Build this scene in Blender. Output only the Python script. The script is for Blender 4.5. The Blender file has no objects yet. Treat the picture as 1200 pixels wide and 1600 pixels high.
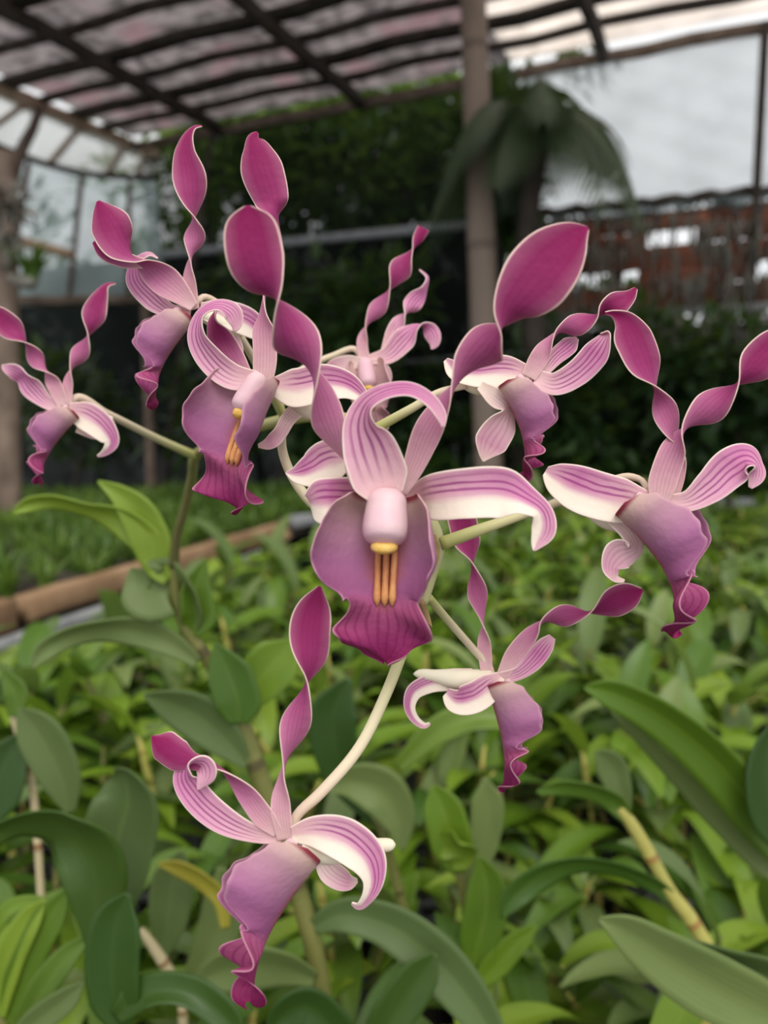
import bpy, math, random
from mathutils import Vector, Matrix
random.seed(7)
C = bpy.context.scene.collection
R = math.radians
sc = bpy.context.scene

# ------------------------------------------------------------------ camera
FPX = 1200.0
CAM = Vector((0, 0, 1.30))
PITCH = math.atan(140 / FPX)
cd = bpy.data.cameras.new('camera'); cam = bpy.data.objects.new('camera', cd); C.objects.link(cam)
cam.location = CAM; cam.rotation_euler = (math.pi / 2 - PITCH, 0, 0)
cd.sensor_fit = 'VERTICAL'; cd.sensor_height = 36; cd.lens = FPX * 36 / 1600
cd.clip_start = 0.01; cd.clip_end = 200
cd.dof.use_dof = True; cd.dof.focus_distance = 0.208; cd.dof.aperture_fstop = cd.lens / 2.7
sc.camera = cam
M3 = cam.rotation_euler.to_matrix()

def at(x, y, Z):
    "world point seen at photo pixel (x, y) at distance Z along the view axis"
    return CAM + M3 @ Vector(((x - 600) / FPX * Z, -(y - 800) / FPX * Z, -Z))

# ------------------------------------------------------------------ node helpers
class NT:
    def __init__(s, name):
        s.m = bpy.data.materials.new(name); s.m.use_nodes = True
        s.t = s.m.node_tree; s.t.nodes.clear()
        s.out = s.n('ShaderNodeOutputMaterial')
    def n(s, typ, **kw):
        nd = s.t.nodes.new(typ)
        for k, v in kw.items(): setattr(nd, k, v)
        return nd
    def l(s, a, b): s.t.links.new(a, b)
    def val(s, sock, v):
        if isinstance(v, (int, float)): sock.default_value = v
        elif isinstance(v, (tuple, list)): sock.default_value = (*v, 1.0) if len(v) == 3 else v
        else: s.l(v, sock)
    def math(s, op, a, b=0.0, c=None, clamp=False):
        nd = s.n('ShaderNodeMath', operation=op, use_clamp=clamp)
        s.val(nd.inputs[0], a); s.val(nd.inputs[1], b)
        if c is not None: s.val(nd.inputs[2], c)
        return nd.outputs[0]
    def mix(s, f, a, b, blend='MIX'):
        nd = s.n('ShaderNodeMix', data_type='RGBA', blend_type=blend)
        s.val(nd.inputs[0], f); s.val(nd.inputs[6], a); s.val(nd.inputs[7], b)
        return nd.outputs[2]
    def ramp(s, f, stops, interp='LINEAR'):
        nd = s.n('ShaderNodeValToRGB'); cr = nd.color_ramp; cr.interpolation = interp
        while len(cr.elements) < len(stops): cr.elements.new(0.5)
        for e, (p, c) in zip(cr.elements, stops):
            e.position = p; e.color = (*c, 1)
        s.val(nd.inputs[0], f); return nd.outputs[0]
    def smooth(s, x, a, b):
        nd = s.n('ShaderNodeMapRange', interpolation_type='SMOOTHSTEP')
        s.val(nd.inputs[0], x); nd.inputs[1].default_value = a; nd.inputs[2].default_value = b
        return nd.outputs[0]
    def noise(s, scale, detail=3, vec=None, dist=0.0):
        nd = s.n('ShaderNodeTexNoise'); nd.inputs['Scale'].default_value = scale
        nd.inputs['Detail'].default_value = detail; nd.inputs['Distortion'].default_value = dist
        if vec is not None: s.l(vec, nd.inputs['Vector'])
        return nd.outputs[0]
    def uv(s):
        nd = s.n('ShaderNodeUVMap'); sp = s.n('ShaderNodeSeparateXYZ'); s.l(nd.outputs[0], sp.inputs[0])
        return sp.outputs[0], sp.outputs[1], nd.outputs[0]
    def obj(s):
        return s.n('ShaderNodeTexCoord').outputs['Object']
    def rnd(s):
        return s.n('ShaderNodeObjectInfo').outputs['Random']
    def bsdf(s, col, rough=0.5, spec=0.3, bump=None, bs=0.3, trans=0.0, transcol=None, sheen=0.0, coat=0.0):
        p = s.n('ShaderNodeBsdfPrincipled')
        s.val(p.inputs['Base Color'], col); s.val(p.inputs['Roughness'], rough)
        p.inputs['Specular IOR Level'].default_value = spec
        if sheen: p.inputs['Sheen Weight'].default_value = sheen
        if coat: p.inputs['Coat Weight'].default_value = coat; p.inputs['Coat Roughness'].default_value = 0.3
        if bump is not None:
            b = s.n('ShaderNodeBump'); b.inputs['Strength'].default_value = bs; b.inputs['Distance'].default_value = 0.002
            s.val(b.inputs['Height'], bump); s.l(b.outputs[0], p.inputs['Normal'])
        sh = p.outputs[0]
        if trans:
            t = s.n('ShaderNodeBsdfTranslucent'); s.val(t.inputs[0], transcol if transcol is not None else col)
            mx = s.n('ShaderNodeMixShader'); mx.inputs[0].default_value = trans
            s.l(sh, mx.inputs[1]); s.l(t.outputs[0], mx.inputs[2]); sh = mx.outputs[0]
        s.l(sh, s.out.inputs[0]); return s.m

# ------------------------------------------------------------------ materials
def mat_petal():
    t = NT('petal'); u, v, uvv = t.uv()
    c = t.math('ABSOLUTE', t.math('SUBTRACT', t.math('MULTIPLY', u, 2), 1))
    base = t.ramp(v, [(0.0, (.82, .60, .58)), (.10, (.72, .42, .47)), (.30, (.53, .185, .33)), (.60, (.36, .050, .175)), (1.0, (.29, .012, .10))])
    st = t.math('SINE', t.math('MULTIPLY', u, 46.0))
    st = t.math('MULTIPLY', t.smooth(st, .2, 1.0), t.smooth(c, .95, .4))
    base = t.mix(t.math('MULTIPLY', st, .20), base, (.26, .012, .11))
    wide = t.smooth(c, .35, 1.0)
    base = t.mix(t.math('MULTIPLY', wide, .22), base, (.66, .36, .45))
    base = t.mix(t.smooth(c, .90, .985), base, (.86, .66, .58))
    nz = t.noise(420, 2, t.obj())
    return t.bsdf(base, .55, .15, bump=nz, bs=.12, trans=.32)

def mat_sepal(name='striped_sepal', half=True, stripes=True):
    t = NT(name); u, v, uvv = t.uv()
    # pigment lies in the half u > .4 ; the other half stays cream white
    c = t.math('ABSOLUTE', t.math('SUBTRACT', t.math('MULTIPLY', u, 2), 1))
    n = t.noise(3.0, 2, uvv)
    uu = t.math('ADD', u, t.math('MULTIPLY', t.math('SUBTRACT', n, .5), .12))
    cream = (.90, .80, .69)
    pink = t.ramp(v, [(0, (.86, .60, .60)), (.3, (.78, .44, .55)), (.7, (.64, .24, .43)), (1, (.72, .42, .50))] if stripes else [(0, (.86, .72, .62)), (.4, (.80, .58, .58)), (.8, (.68, .36, .46)), (1, (.80, .62, .56))])
    st = t.math('SINE', t.math('ADD', t.math('MULTIPLY', uu, 44.0 if half else 36.0), 1.0))
    env = t.math('MULTIPLY', t.smooth(uu, .42, .55), t.smooth(uu, .95, .78)) if half else t.smooth(c, .9, .45)
    st = t.math('MULTIPLY', t.smooth(st, -.1, .9), env)
    along = t.math('MULTIPLY', t.smooth(v, .04, .3), t.smooth(v, 1.0, .8))
    pink = t.mix(t.math('MULTIPLY', t.math('MULTIPLY', st, along), .75 if stripes else .25), pink, (.34, .04, .22))
    col = t.mix(t.smooth(uu, .30, .54), cream, pink) if half else pink
    col = t.mix(t.smooth(c, .88, .98), col, (.90, .77, .68))
    nz = t.noise(420, 2, t.obj())
    return t.bsdf(col, .55, .15, bump=nz, bs=.12, trans=.30)

def mat_lip(name='lip', pale=False):
    t = NT(name); u, v, uvv = t.uv()
    c = t.math('ABSOLUTE', t.math('SUBTRACT', t.math('MULTIPLY', u, 2), 1))
    stops = [(0, (.30, .04, .06)), (.022, (.30, .05, .07)), (.05, (.60, .42, .37)), (.18, (.47, .25, .32)), (.40, (.39, .145, .29)), (.56, (.38, .115, .26)), (.66, (.42, .095, .21)), (.85, (.30, .033, .135)), (1, (.25, .015, .09))]
    if pale: stops = [(p, tuple(.45 * a + .55 * b for a, b in zip(c_, (.78, .56, .50)))) for p, c_ in stops]
    base = t.ramp(v, stops)
    st = t.math('SINE', t.math('ADD', t.math('MULTIPLY', u, 64.0), t.math('MULTIPLY', t.noise(6, 2, uvv), 5)))
    on = t.smooth(v, .58, .7)
    base = t.mix(t.math('MULTIPLY', t.math('MULTIPLY', t.smooth(st, .1, 1), on), .45), base, (.20, .01, .09))
    base = t.mix(t.math('MULTIPLY', t.smooth(c, .93, 1.0), .45), base, (.72, .42, .48))
    inner = t.math('MULTIPLY', t.smooth(c, .30, .05), t.math('MULTIPLY', t.smooth(v, .1, .25), t.smooth(v, .72, .6)))
    base = t.mix(t.math('MULTIPLY', inner, .75), base, (.42, .12, .08))
    nz = t.noise(520, 2, t.obj())
    return t.bsdf(base, .55, .15, bump=nz, bs=.15, trans=.25)

def mat_simple(name, stops, scale=30, rough=.5, spec=.3, bs=.2, trans=0, detail=4, coat=0, bscale=None, hue_rand=0.0):
    t = NT(name); o = t.obj(); nz = t.noise(scale, detail, o)
    col = t.ramp(nz, stops)
    if hue_rand:
        h = t.n('ShaderNodeHueSaturation'); t.l(col, h.inputs['Color'])
        t.l(t.math('ADD', t.math('MULTIPLY', t.rnd(), hue_rand), 1 - hue_rand * .5), h.inputs['Value'])
        col = h.outputs[0]
    bn = t.noise(bscale or scale * 4, 3, o)
    return t.bsdf(col, rough, spec, bump=bn, bs=bs, trans=trans, coat=coat)

def mat_along(name, stops, rough=.5, spec=.3, trans=.1, scale=60):
    "colour runs along the length of a stalk"
    t = NT(name); u, v, uvv = t.uv()
    col = t.ramp(v, stops)
    nz = t.noise(scale, 3, t.obj())
    col = t.mix(t.math('MULTIPLY', nz, .25), col, (.38, .30, .16))
    return t.bsdf(col, rough, spec, bump=nz, bs=.1, trans=trans)

def mat_leaf(name, lo, mid, hi, rough=.42, spec=.45, trans=.32, varlo=.55, vib=0):
    t = NT(name); u, v, uvv = t.uv()
    c = t.math('ABSOLUTE', t.math('SUBTRACT', t.math('MULTIPLY', u, 2), 1))
    r = t.rnd()
    col = t.ramp(r, [(0, lo), (.5, mid), (1, hi)])
    n = t.noise(2.5, 4, uvv)
    col = t.mix(t.math('MULTIPLY', t.smooth(n, .45, .75), .35), col, lo)
    col = t.mix(t.math('MULTIPLY', t.smooth(c, .10, .0), .35), col, hi)
    ln = t.math('SINE', t.math('MULTIPLY', u, 70))
    col = t.mix(t.math('MULTIPLY', t.smooth(ln, .4, 1), .10), col, lo)
    return t.bsdf(col, rough, spec, bump=ln, bs=.05, trans=trans, transcol=t.mix(.5, col, (.22, .36, .03)))

def mat_cane(name, a, b, ring):
    t = NT(name); u, v, uvv = t.uv()
    w = t.math('SINE', t.math('MULTIPLY', v, 44))
    col = t.mix(t.noise(40, 3, t.obj()), a, b)
    col = t.mix(t.smooth(w, .93, 1.0), col, ring)
    return t.bsdf(col, .5, .3, bump=t.smooth(w, .8, 1.0), bs=.3)

MP = mat_petal()
MS = mat_sepal('striped_sepal', True, True)
MD = mat_sepal('dorsal_sepal', False, True)
MPALE = mat_sepal('pale_sepal', False, False)
ML = mat_lip()
MLP = mat_lip('pale_lip', True)
MPED = mat_along('flower_stalk', [(0, (.72, .55, .45)), (.45, (.70, .62, .42)), (1, (.44, .46, .13))])
MSPUR = mat_simple('spur', [(.3, (.84, .76, .62)), (.7, (.78, .72, .54))], 40, .5, .25, .1, .15)
MCOL = mat_simple('column', [(.3, (.70, .42, .50)), (.7, (.78, .58, .58))], 60, .45, .3, .1, .15)
MANT = mat_simple('anther', [(.3, (.62, .36, .06)), (.7, (.78, .52, .16))], 200, .5, .3, .2)
MCAL = mat_simple('callus', [(.3, (.50, .17, .07)), (.7, (.66, .31, .11))], 150, .4, .4, .2, .1)
MRACH = mat_along('spike', [(0, (.10, .10, .03)), (.35, (.20, .20, .06)), (.7, (.40, .38, .14)), (1, (.48, .46, .24))])
MCANE = mat_cane('cane', (.10, .115, .025), (.17, .16, .045), (.07, .06, .02))
MCANEY = mat_cane('yellow_cane', (.42, .36, .09), (.34, .34, .09), (.30, .17, .05))
MCANEB = mat_cane('dry_cane', (.50, .42, .26), (.40, .33, .18), (.22, .12, .05))
MBRACT = mat_simple('bract', [(.3, (.16, .09, .04)), (.7, (.40, .28, .12))], 200, .7, .2)
MLEAF = mat_leaf('leaf', (.044, .102, .012), (.082, .165, .018), (.155, .24, .028))
MLEAFB = mat_leaf('bright_leaf', (.095, .18, .012), (.16, .265, .018), (.24, .34, .033))
MLEAFG = mat_leaf('greyish_leaf', (.095, .15, .045), (.15, .205, .062), (.20, .26, .08), rough=.5, spec=.4)
MLEAFD = mat_leaf('dark_leaf', (.028, .07, .010), (.042, .095, .012), (.065, .12, .018))
MLEAFY = mat_leaf('yellow_leaf', (.34, .28, .03), (.42, .36, .04), (.48, .42, .06))
MPOT = mat_simple('pot_plastic', [(.3, (.035, .038, .036)), (.7, (.075, .08, .075))], 12, .45, .4, .1)
MPOTG = mat_simple('grey_pot_plastic', [(.3, (.20, .22, .20)), (.7, (.30, .32, .29))], 12, .35, .5, .1)
MSOIL = mat_simple('bark_mix', [(.3, (.02, .014, .008)), (.7, (.09, .06, .035))], 60, .9, .1, .8)

# ------------------------------------------------------------------ geometry helpers
def hermite(rows, n):
    "smooth resampling of control rows (tuples); knots spaced by distance of the first three values"
    k = len(rows); dim = len(rows[0])
    T = [0.0]
    for i in range(1, k):
        d = math.dist(rows[i][:3], rows[i - 1][:3])
        T.append(T[-1] + max(d, 1e-4) ** .8)
    tang = []
    for i in range(k):
        if i == 0: tg = [(rows[1][j] - rows[0][j]) / (T[1] - T[0]) for j in range(dim)]
        elif i == k - 1: tg = [(rows[-1][j] - rows[-2][j]) / (T[-1] - T[-2]) for j in range(dim)]
        else:
            h0, h1 = T[i] - T[i - 1], T[i + 1] - T[i]
            tg = []
            for j in range(dim):
                a = (rows[i][j] - rows[i - 1][j]) / h0; b = (rows[i + 1][j] - rows[i][j]) / h1
                g = (a * h1 + b * h0) / (h0 + h1)
                if j >= 3:
                    g = 0 if a * b <= 0 else math.copysign(min(abs(g), 3 * abs(a), 3 * abs(b)), g)
                tg.append(g)
        tang.append(tg)
    out = []
    i = 0
    for q in range(n + 1):
        t = T[-1] * q / n
        while i < k - 2 and t > T[i + 1]: i += 1
        h = T[i + 1] - T[i]; s = min(1, max(0, (t - T[i]) / h))
        a = 2 * s ** 3 - 3 * s ** 2 + 1; b = s ** 3 - 2 * s ** 2 + s; c = -2 * s ** 3 + 3 * s ** 2; e = s ** 3 - s ** 2
        out.append([a * rows[i][j] + b * h * tang[i][j] + c * rows[i + 1][j] + e * h * tang[i + 1][j] for j in range(dim)])
    return out

def new_obj(name, verts, faces, mat, parent=None, uvs=None, solid=0.0, sub=0, smooth=True):
    me = bpy.data.meshes.new(name); me.from_pydata([tuple(v) for v in verts], [], faces)
    if uvs is not None:
        L = me.uv_layers.new(name='UVMap')
        buf = [0.0] * (2 * len(me.loops))
        for li, lp in enumerate(me.loops):
            buf[2 * li], buf[2 * li + 1] = uvs[lp.vertex_index]
        L.data.foreach_set('uv', buf)
    if smooth: me.polygons.foreach_set('use_smooth', [True] * len(me.polygons))
    mats = mat if isinstance(mat, (list, tuple)) else [mat]
    for m in mats: me.materials.append(m)
    o = bpy.data.objects.new(name, me); C.objects.link(o)
    if parent is not None: o.parent = parent
    if solid:
        s = o.modifiers.new('thickness', 'SOLIDIFY'); s.thickness = solid; s.offset = 0
    if sub:
        s = o.modifiers.new('smooth', 'SUBSURF'); s.levels = sub; s.render_levels = sub
    return o

class MB:
    "collects several surfaces into one mesh"
    def __init__(s): s.v = []; s.f = []; s.uv = []
    def add(s, v, f, uv=None):
        o = len(s.v); s.v += v; s.f += [tuple(i + o for i in q) for q in f]
        s.uv += uv if uv else [(0, 0)] * len(v)
    def build(s, name, mat, parent=None, solid=0.0, sub=0, smooth=True):
        return new_obj(name, s.v, s.f, mat, parent, s.uv, solid, sub, smooth)

def grid_faces(nr, nc):
    return [(i * nc + j, i * nc + j + 1, (i + 1) * nc + j + 1, (i + 1) * nc + j) for i in range(nr - 1) for j in range(nc - 1)]

def px3(x, y, d, Z0):
    "photo-plane coordinates (d = pixels towards the viewer) to world"
    Z = Z0 * (1 - d / FPX)
    return at(x, y, Z)

def ribbon(rows, Z0, n=70, m=11, cup=.22, flip=False, wav=0.0, ph=0.0, crease=0.0):
    """a band swept along (x, y, d, halfwidth, twist).  twist 0 shows its face, 90 its edge.
    Built in pixel-sized units around the distance Z0, then put into the world."""
    P = hermite(rows, n)
    V = []; UV = []
    pos = [Vector((p[0], -p[1], p[2])) for p in P]
    L = [0.0]
    for i in range(1, n + 1): L.append(L[-1] + (pos[i] - pos[i - 1]).length)
    Zh = Vector((0, 0, 1)); prev = None
    for i in range(n + 1):
        T = (pos[min(i + 1, n)] - pos[max(i - 1, 0)]).normalized()
        nn = T.cross(Zh)
        if nn.length < .15 and prev is not None: nn = prev - T * prev.dot(T)
        nn.normalize(); prev = nn
        b = nn.cross(T)
        th = R(P[i][4]); w = nn * math.cos(th) + b * math.sin(th); nm = b * math.cos(th) - nn * math.sin(th)
        W = max(P[i][3], .3); vv = L[i] / L[-1]
        for j in range(m):
            s = -1 + 2 * j / (m - 1)
            off = cup * W * (s * s - .4) + crease * W * abs(s)
            off += wav * W * abs(s) ** 2 * math.sin(vv * 17 + ph + s * 2)
            q = pos[i] + w * (W * s) + nm * off
            V.append(px3(q.x, -q.y, q.z, Z0)); u = (s + 1) / 2
            UV.append((1 - u if flip else u, vv))
    return V, grid_faces(n + 1, m), UV

def tube_world(pts, rad, seg=10, cap=True):
    "pts: world points (Vector), rad: radius per point"
    V = []; UV = []; n = len(pts)
    up = Vector((.3, .2, 1)); prev = None
    Ls = [0.0]
    for i in range(1, n): Ls.append(Ls[-1] + (pts[i] - pts[i - 1]).length)
    for i in range(n):
        T = (pts[min(i + 1, n - 1)] - pts[max(i - 1, 0)]).normalized()
        a = (prev - T * prev.dot(T)) if prev is not None else T.cross(Vector((.31, .77, .2)))
        a.normalize(); prev = a; b = T.cross(a)
        for j in range(seg):
            an = 2 * math.pi * j / seg
            V.append(pts[i] + (a * math.cos(an) + b * math.sin(an)) * rad[i]); UV.append((j / seg, Ls[i] / max(Ls[-1], 1e-9)))
    F = [(i * seg + j, i * seg + (j + 1) % seg, (i + 1) * seg + (j + 1) % seg, (i + 1) * seg + j) for i in range(n - 1) for j in range(seg)]
    if cap:
        F.append(tuple(range(seg - 1, -1, -1))); F.append(tuple((n - 1) * seg + j for j in range(seg)))
    return V, F, UV

def stalk(rows, n=40, seg=12):
    "rows: (x, y, Z*1000, halfwidth px) -> tube in world"
    P = hermite(rows, n)
    pts = [at(p[0], p[1], p[2] / 1000) for p in P]
    rad = [max(p[3], .3) * p[2] / 1000 / FPX for p in P]
    return tube_world(pts, rad, seg)

def box(cx, cy, cz, sx, sy, sz, rot=0.0):
    V = []; c, s = math.cos(rot), math.sin(rot)
    for dz in (-1, 1):
        for dy in (-1, 1):
            for dx in (-1, 1):
                x, y = dx * sx / 2, dy * sy / 2
                V.append(Vector((cx + x * c - y * s, cy + x * s + y * c, cz + dz * sz / 2)))
    F = [(0, 2, 3, 1), (4, 5, 7, 6), (0, 1, 5, 4), (2, 6, 7, 3), (0, 4, 6, 2), (1, 3, 7, 5)]
    return V, F, None

def bar(p, q, w, h, up=Vector((0, 0, 1)), nseg=8, wob=0.0):
    "a beam from p to q, rounded-off corners, w wide and h high"
    T = (q - p).normalized(); s = T.cross(up).normalized(); u = s.cross(T)
    prof = []
    r = .22
    for (a, b) in ((1, 1 - r), (1 - r, 1), (-1 + r, 1), (-1, 1 - r), (-1, -1 + r), (-1 + r, -1), (1 - r, -1), (1, -1 + r)):
        prof.append((a * w / 2, b * h / 2))
    V = []; UV = []
    for i in range(nseg + 1):
        c = p.lerp(q, i / nseg) + u * (wob * math.sin(i * 2.1)) + s * (wob * math.cos(i * 1.7))
        for k, (a, b) in enumerate(prof): V.append(c + s * a + u * b); UV.append((k / 8, i / nseg))
    F = [(i * 8 + j, i * 8 + (j + 1) % 8, (i + 1) * 8 + (j + 1) % 8, (i + 1) * 8 + j) for i in range(nseg) for j in range(8)]
    F.append(tuple(range(7, -1, -1))); F.append(tuple(nseg * 8 + j for j in range(8)))
    return V, F, UV

def empty(name, loc):
    o = bpy.data.objects.new(name, None); C.objects.link(o); o.location = loc; o.empty_display_size = .05
    bpy.context.view_layer.update(); return o

def tag(o, label=None, cat=None, group=None, kind=None):
    if label: o['label'] = label
    if cat: o['category'] = cat
    if group: o['group'] = group
    if kind: o['kind'] = kind
    return o

def to_local(verts, origin): return [v - origin for v in verts]

class Root:
    "a thing whose parts are given in world coordinates"
    def __init__(s, name, loc): s.o = empty(name, loc); s.loc = Vector(loc)
    def part(s, name, geo, mat, parent=None, **kw):
        V, F, UV = geo
        return new_obj(name, to_local(V, s.loc), F, mat, parent or s.o, UV, **kw)

# ------------------------------------------------------------------ flower parts
def keyed(t, keys):
    if t <= keys[0][0]: return keys[0][1]
    for (a, va), (b, vb) in zip(keys, keys[1:]):
        if t <= b:
            s = (t - a) / (b - a); s = s * s * (3 - 2 * s)
            return va + (vb - va) * s
    return keys[-1][1]

KR = [(0, .17), (.15, .23), (.4, .27), (.53, .22), (.64, .22), (.8, .50), (1, .6)]
KA = [(0, .22), (.05, .36), (.12, .46), (.34, .58), (.46, .54), (.55, .27), (.62, .19), (.75, .27), (.87, .22), (.95, .12), (1, .01)]
KB = [(0, -12), (.4, 5), (.6, 25), (.75, 50), (1, 80)]

def lip_geo(base, f, u, L, Z0, ra=1.0, aa=1.0, mid=1.0, bend=1.0, ruf=1.0, nt=64, ns=41, ph=0.0, off=.10, flare=(1, 1), wide=(1, 1)):
    f = Vector(f).normalized(); u = Vector(u); u = (u - f * u.dot(f)).normalized(); r = f.cross(u)
    b0 = Vector((base[0], -base[1], base[2])); c = b0 - u * (off * L)
    V = []; UV = []; dt = 1 / (nt - 1); frames = []
    for i in range(nt):
        t = i * dt
        be = R(keyed(t, KB) * bend); d = f * math.cos(be) - u * math.sin(be); ul = u * math.cos(be) + f * math.sin(be)
        if i: c = c + d * (L * dt)
        Rr = keyed(t, KR) * L * ra; a = keyed(t, KA) * L * (aa if t < .58 else mid)
        frames.append((c.copy(), d, ul, r))
        for j in range(ns):
            s = -1 + 2 * j / (ns - 1); e_ = int(s > 0); fl = 1 + (flare[e_] - 1) * min(1, t * 5) * (1 if t < .5 else max(0, 1 - (t - .5) * 8)); R_ = Rr * fl; wd = 1 + (wide[e_] - 1) * (fl != 1 or t < .5); ph_ = s * a * wd / R_
            q = c + r * (R_ * math.sin(ph_)) + ul * (R_ * (1 - math.cos(ph_)))
            # the front margins of the side lobes reach a little forward of the throat
            if t < .6: q = q + d * (L * .06 * abs(s) ** 2 * (t / .6))
            w = max(0, (t - .5) / .5)
            if w > 0:
                amp = .06 * L * ruf * min(1, w * 3) * abs(s) ** 1.6
                q = q + ul * (amp * math.sin(t * 25 + ph + s * 2.2)) + d * (amp * .5 * math.sin(t * 21 + ph * 2 + s * 4))
            elif t > .2:
                q = q + ul * (.008 * L * abs(s) ** 3 * math.sin(t * 60 + s * 4))
            V.append(px3(q.x, -q.y, q.z, Z0)); UV.append(((s + 1) / 2, t))
    return (V, grid_faces(nt, ns), UV), frames

def px_tube(pts, Z0, seg=14):
    "pts: (x, y-up, d, r) in pixel-sized units"
    P = hermite(pts, 24)
    w = [px3(p[0], -p[1], p[2], Z0) for p in P]; k = Z0 / FPX
    return tube_world(w, [max(p[3], .2) * k for p in P], seg)

class Flower:
    def __init__(s, plant, Z0, jx, jy, label, spur):
        s.p = plant; s.Z0 = Z0; s.j = (jx, jy)
        sp = [(x, -y, d, r) for (x, y, d, r) in spur]
        s.o = plant.part('flower', px_tube(sp, Z0), MSPUR); s.o['label'] = label
        s.k = 0
    def rib(s, name, rows, mat, **kw):
        s.k += 1
        extra = kw.pop('extra', None)
        mb = MB(); mb.add(*ribbon(rows, s.Z0, ph=s.k * 1.3, **kw))
        if extra: mb.add(*ribbon(extra, s.Z0, ph=s.k * 2.3, **kw))
        return s.p.part(name, (mb.v, mb.f, mb.uv), mat, s.o, solid=.00042, sub=1)
    def lip(s, base, f, u, L, column=(.34, .075), callus=True, mat=None, **kw):
        geo, fr = lip_geo(base, f, u, L, s.Z0, ph=s.j[0] * .1, **kw)
        s.p.part('lip', geo, mat or ML, s.o, solid=.0004, sub=1)
        # column over the throat, with its anther cap
        b = Vector((base[0], -base[1], base[2])); ff = Vector(f).normalized(); uu = Vector(u); uu = (uu - ff * uu.dot(ff)).normalized()
        cl, cr = column
        pts = []
        for t, rr in ((-.05, .55), (.06, .8), (.3, .92), (.65, 1.0), (.82, .95), (.94, .72), (1, .3)):
            q = b + ff * (cl * L * t) + uu * (L * .035 + L * .03 * t * t); pts.append((q.x, q.y, q.z, rr * cr * L))
        s.p.part('column', px_tube(pts, s.Z0), MCOL, s.o)
        q = b + ff * (cl * L * .97) + uu * (L * .05); q2 = q + ff * (L * .05) - uu * (.02 * L)
        s.p.part('anther_cap', px_tube([(*(q.lerp(q2, e)), k_ * cr * L) for e, k_ in ((-.45, .05), (-.3, .38), (0, .56), (.4, .6), (.8, .5), (1.05, .3), (1.15, .04))], s.Z0), MANT, s.o)
        if callus:
            mb = MB()
            for e in (-1, 0, 1):
                pts = []
                for i in range(int(len(fr) * .22), int(len(fr) * .69), 3):
                    c, d, ul, r = fr[i]; t = i / (len(fr) - 1)
                    h = (.016 + .012 * math.sin((t - .2) * 7) + .012 * max(0, 1 - abs(t - .6) / .1)) * L
                    q = c + r * (e * .05 * L * (1.1 - .3 * t)) + ul * (h * .9); pts.append((q.x, q.y, q.z, max(.006 * L, .75 * h)))
                pts[0] = (*pts[0][:3], .5); pts[-1] = (*pts[-1][:3], .5)
                mb.add(*px_tube(pts, s.Z0, 8))
            s.p.part('callus', (mb.v, mb.f, mb.uv), MCAL, s.o)
    def pedicel(s, rows):
        s.p.part('pedicel', stalk(rows), MPED, s.o)

# ------------------------------------------------------------------ the flowering orchid
BENCH = CAM.z - .66
pb = at(530, 1680, .46); pb.z = BENCH + .02
plant = Root('orchid_plant', (pb.x, pb.y, BENCH))
tag(plant.o, 'flowering orchid with nine magenta and white flowers of twisted petals on one arching spray', 'orchid')

# spike: thin dark stalk above the leaves, arching towards the viewer behind the front flower
plant.part('flower_spike', stalk([(272, 885, 440, 8), (276, 840, 425, 7), (290, 790, 405, 7), (300, 745, 380, 7), (306, 712, 350, 8), (340, 690, 330, 8),
                                  (420, 662, 290, 9), (500, 650, 255, 10), (580, 672, 228, 11), (645, 770, 208, 12), (683, 850, 202, 12), (672, 905, 202, 9), (662, 945, 202, 6)], 80), MRACH)
plant.part('bract', stalk([(658, 938, 201, 4), (663, 955, 200, 6), (668, 968, 199, 5), (675, 980, 198, .6)], 14), MBRACT)
plant.part('bract', stalk([(676, 838, 200, 6), (680, 860, 198, 7), (678, 880, 198, 5), (676, 890, 198, .6)], 14), MBRACT)

# --- front flower, seen face on
F = Flower(plant, .185, 605, 775, 'largest flower, facing forward, with a broad mauve lip', [(606, 790, -25, 24), (608, 840, -45, 20), (612, 890, -55, 12), (614, 905, -55, 3)])
F.rib('petal', [(588, 778, -12, 12, 540), (560, 752, -5, 16, 500), (538, 718, 6, 17, 450), (512, 655, 30, 27, 360), (491, 588, 62, 28, 275), (462, 530, 88, 38, 180), (432, 474, 112, 30, 98),
                (416, 446, 124, 36, 40), (398, 398, 138, 46, 0), (391, 358, 144, 43, -5), (388, 334, 146, 28, -6), (387, 321, 146, 4, -6)], MP, n=110)
F.rib('petal', [(626, 772, 0, 12, -50), (642, 738, 8, 17, -25), (668, 675, 25, 23, 0), (698, 626, 45, 21, 60), (711, 602, 52, 21, 95), (733, 566, 62, 30, 140), (760, 540, 74, 35, 180),
                (784, 518, 88, 34, 262), (798, 486, 100, 40, 318), (842, 430, 116, 56, 360), (878, 390, 124, 47, 368), (904, 366, 128, 24, 372), (919, 356, 130, 3, 374)], MP, n=110)
F.rib('dorsal_sepal', [(605, 776, 6, 26, 0), (592, 742, 20, 46, 0), (578, 700, 34, 44, 6), (566, 662, 46, 30, 22), (574, 632, 58, 22, 48), (604, 613, 72, 16, 40), (644, 610, 84, 13, 30), (676, 630, 92, 11, 20),
                       (690, 652, 94, 8, 10), (693, 668, 94, 2, 0)], MD, cup=.35)
F.rib('lateral_sepal', [(632, 782, -70, 10, 0), (652, 780, -48, 24, 0), (676, 777, -14, 36, 0), (728, 771, 18, 40, 0), (782, 770, 24, 41, 0), (822, 783, 26, 26, 25), (846, 800, 22, 18, 20), (850, 826, 20, 20, 0), (838, 852, 18, 9, 0), (834, 861, 18, 2, 0)],
      MS, flip=True, cup=.25)
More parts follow.
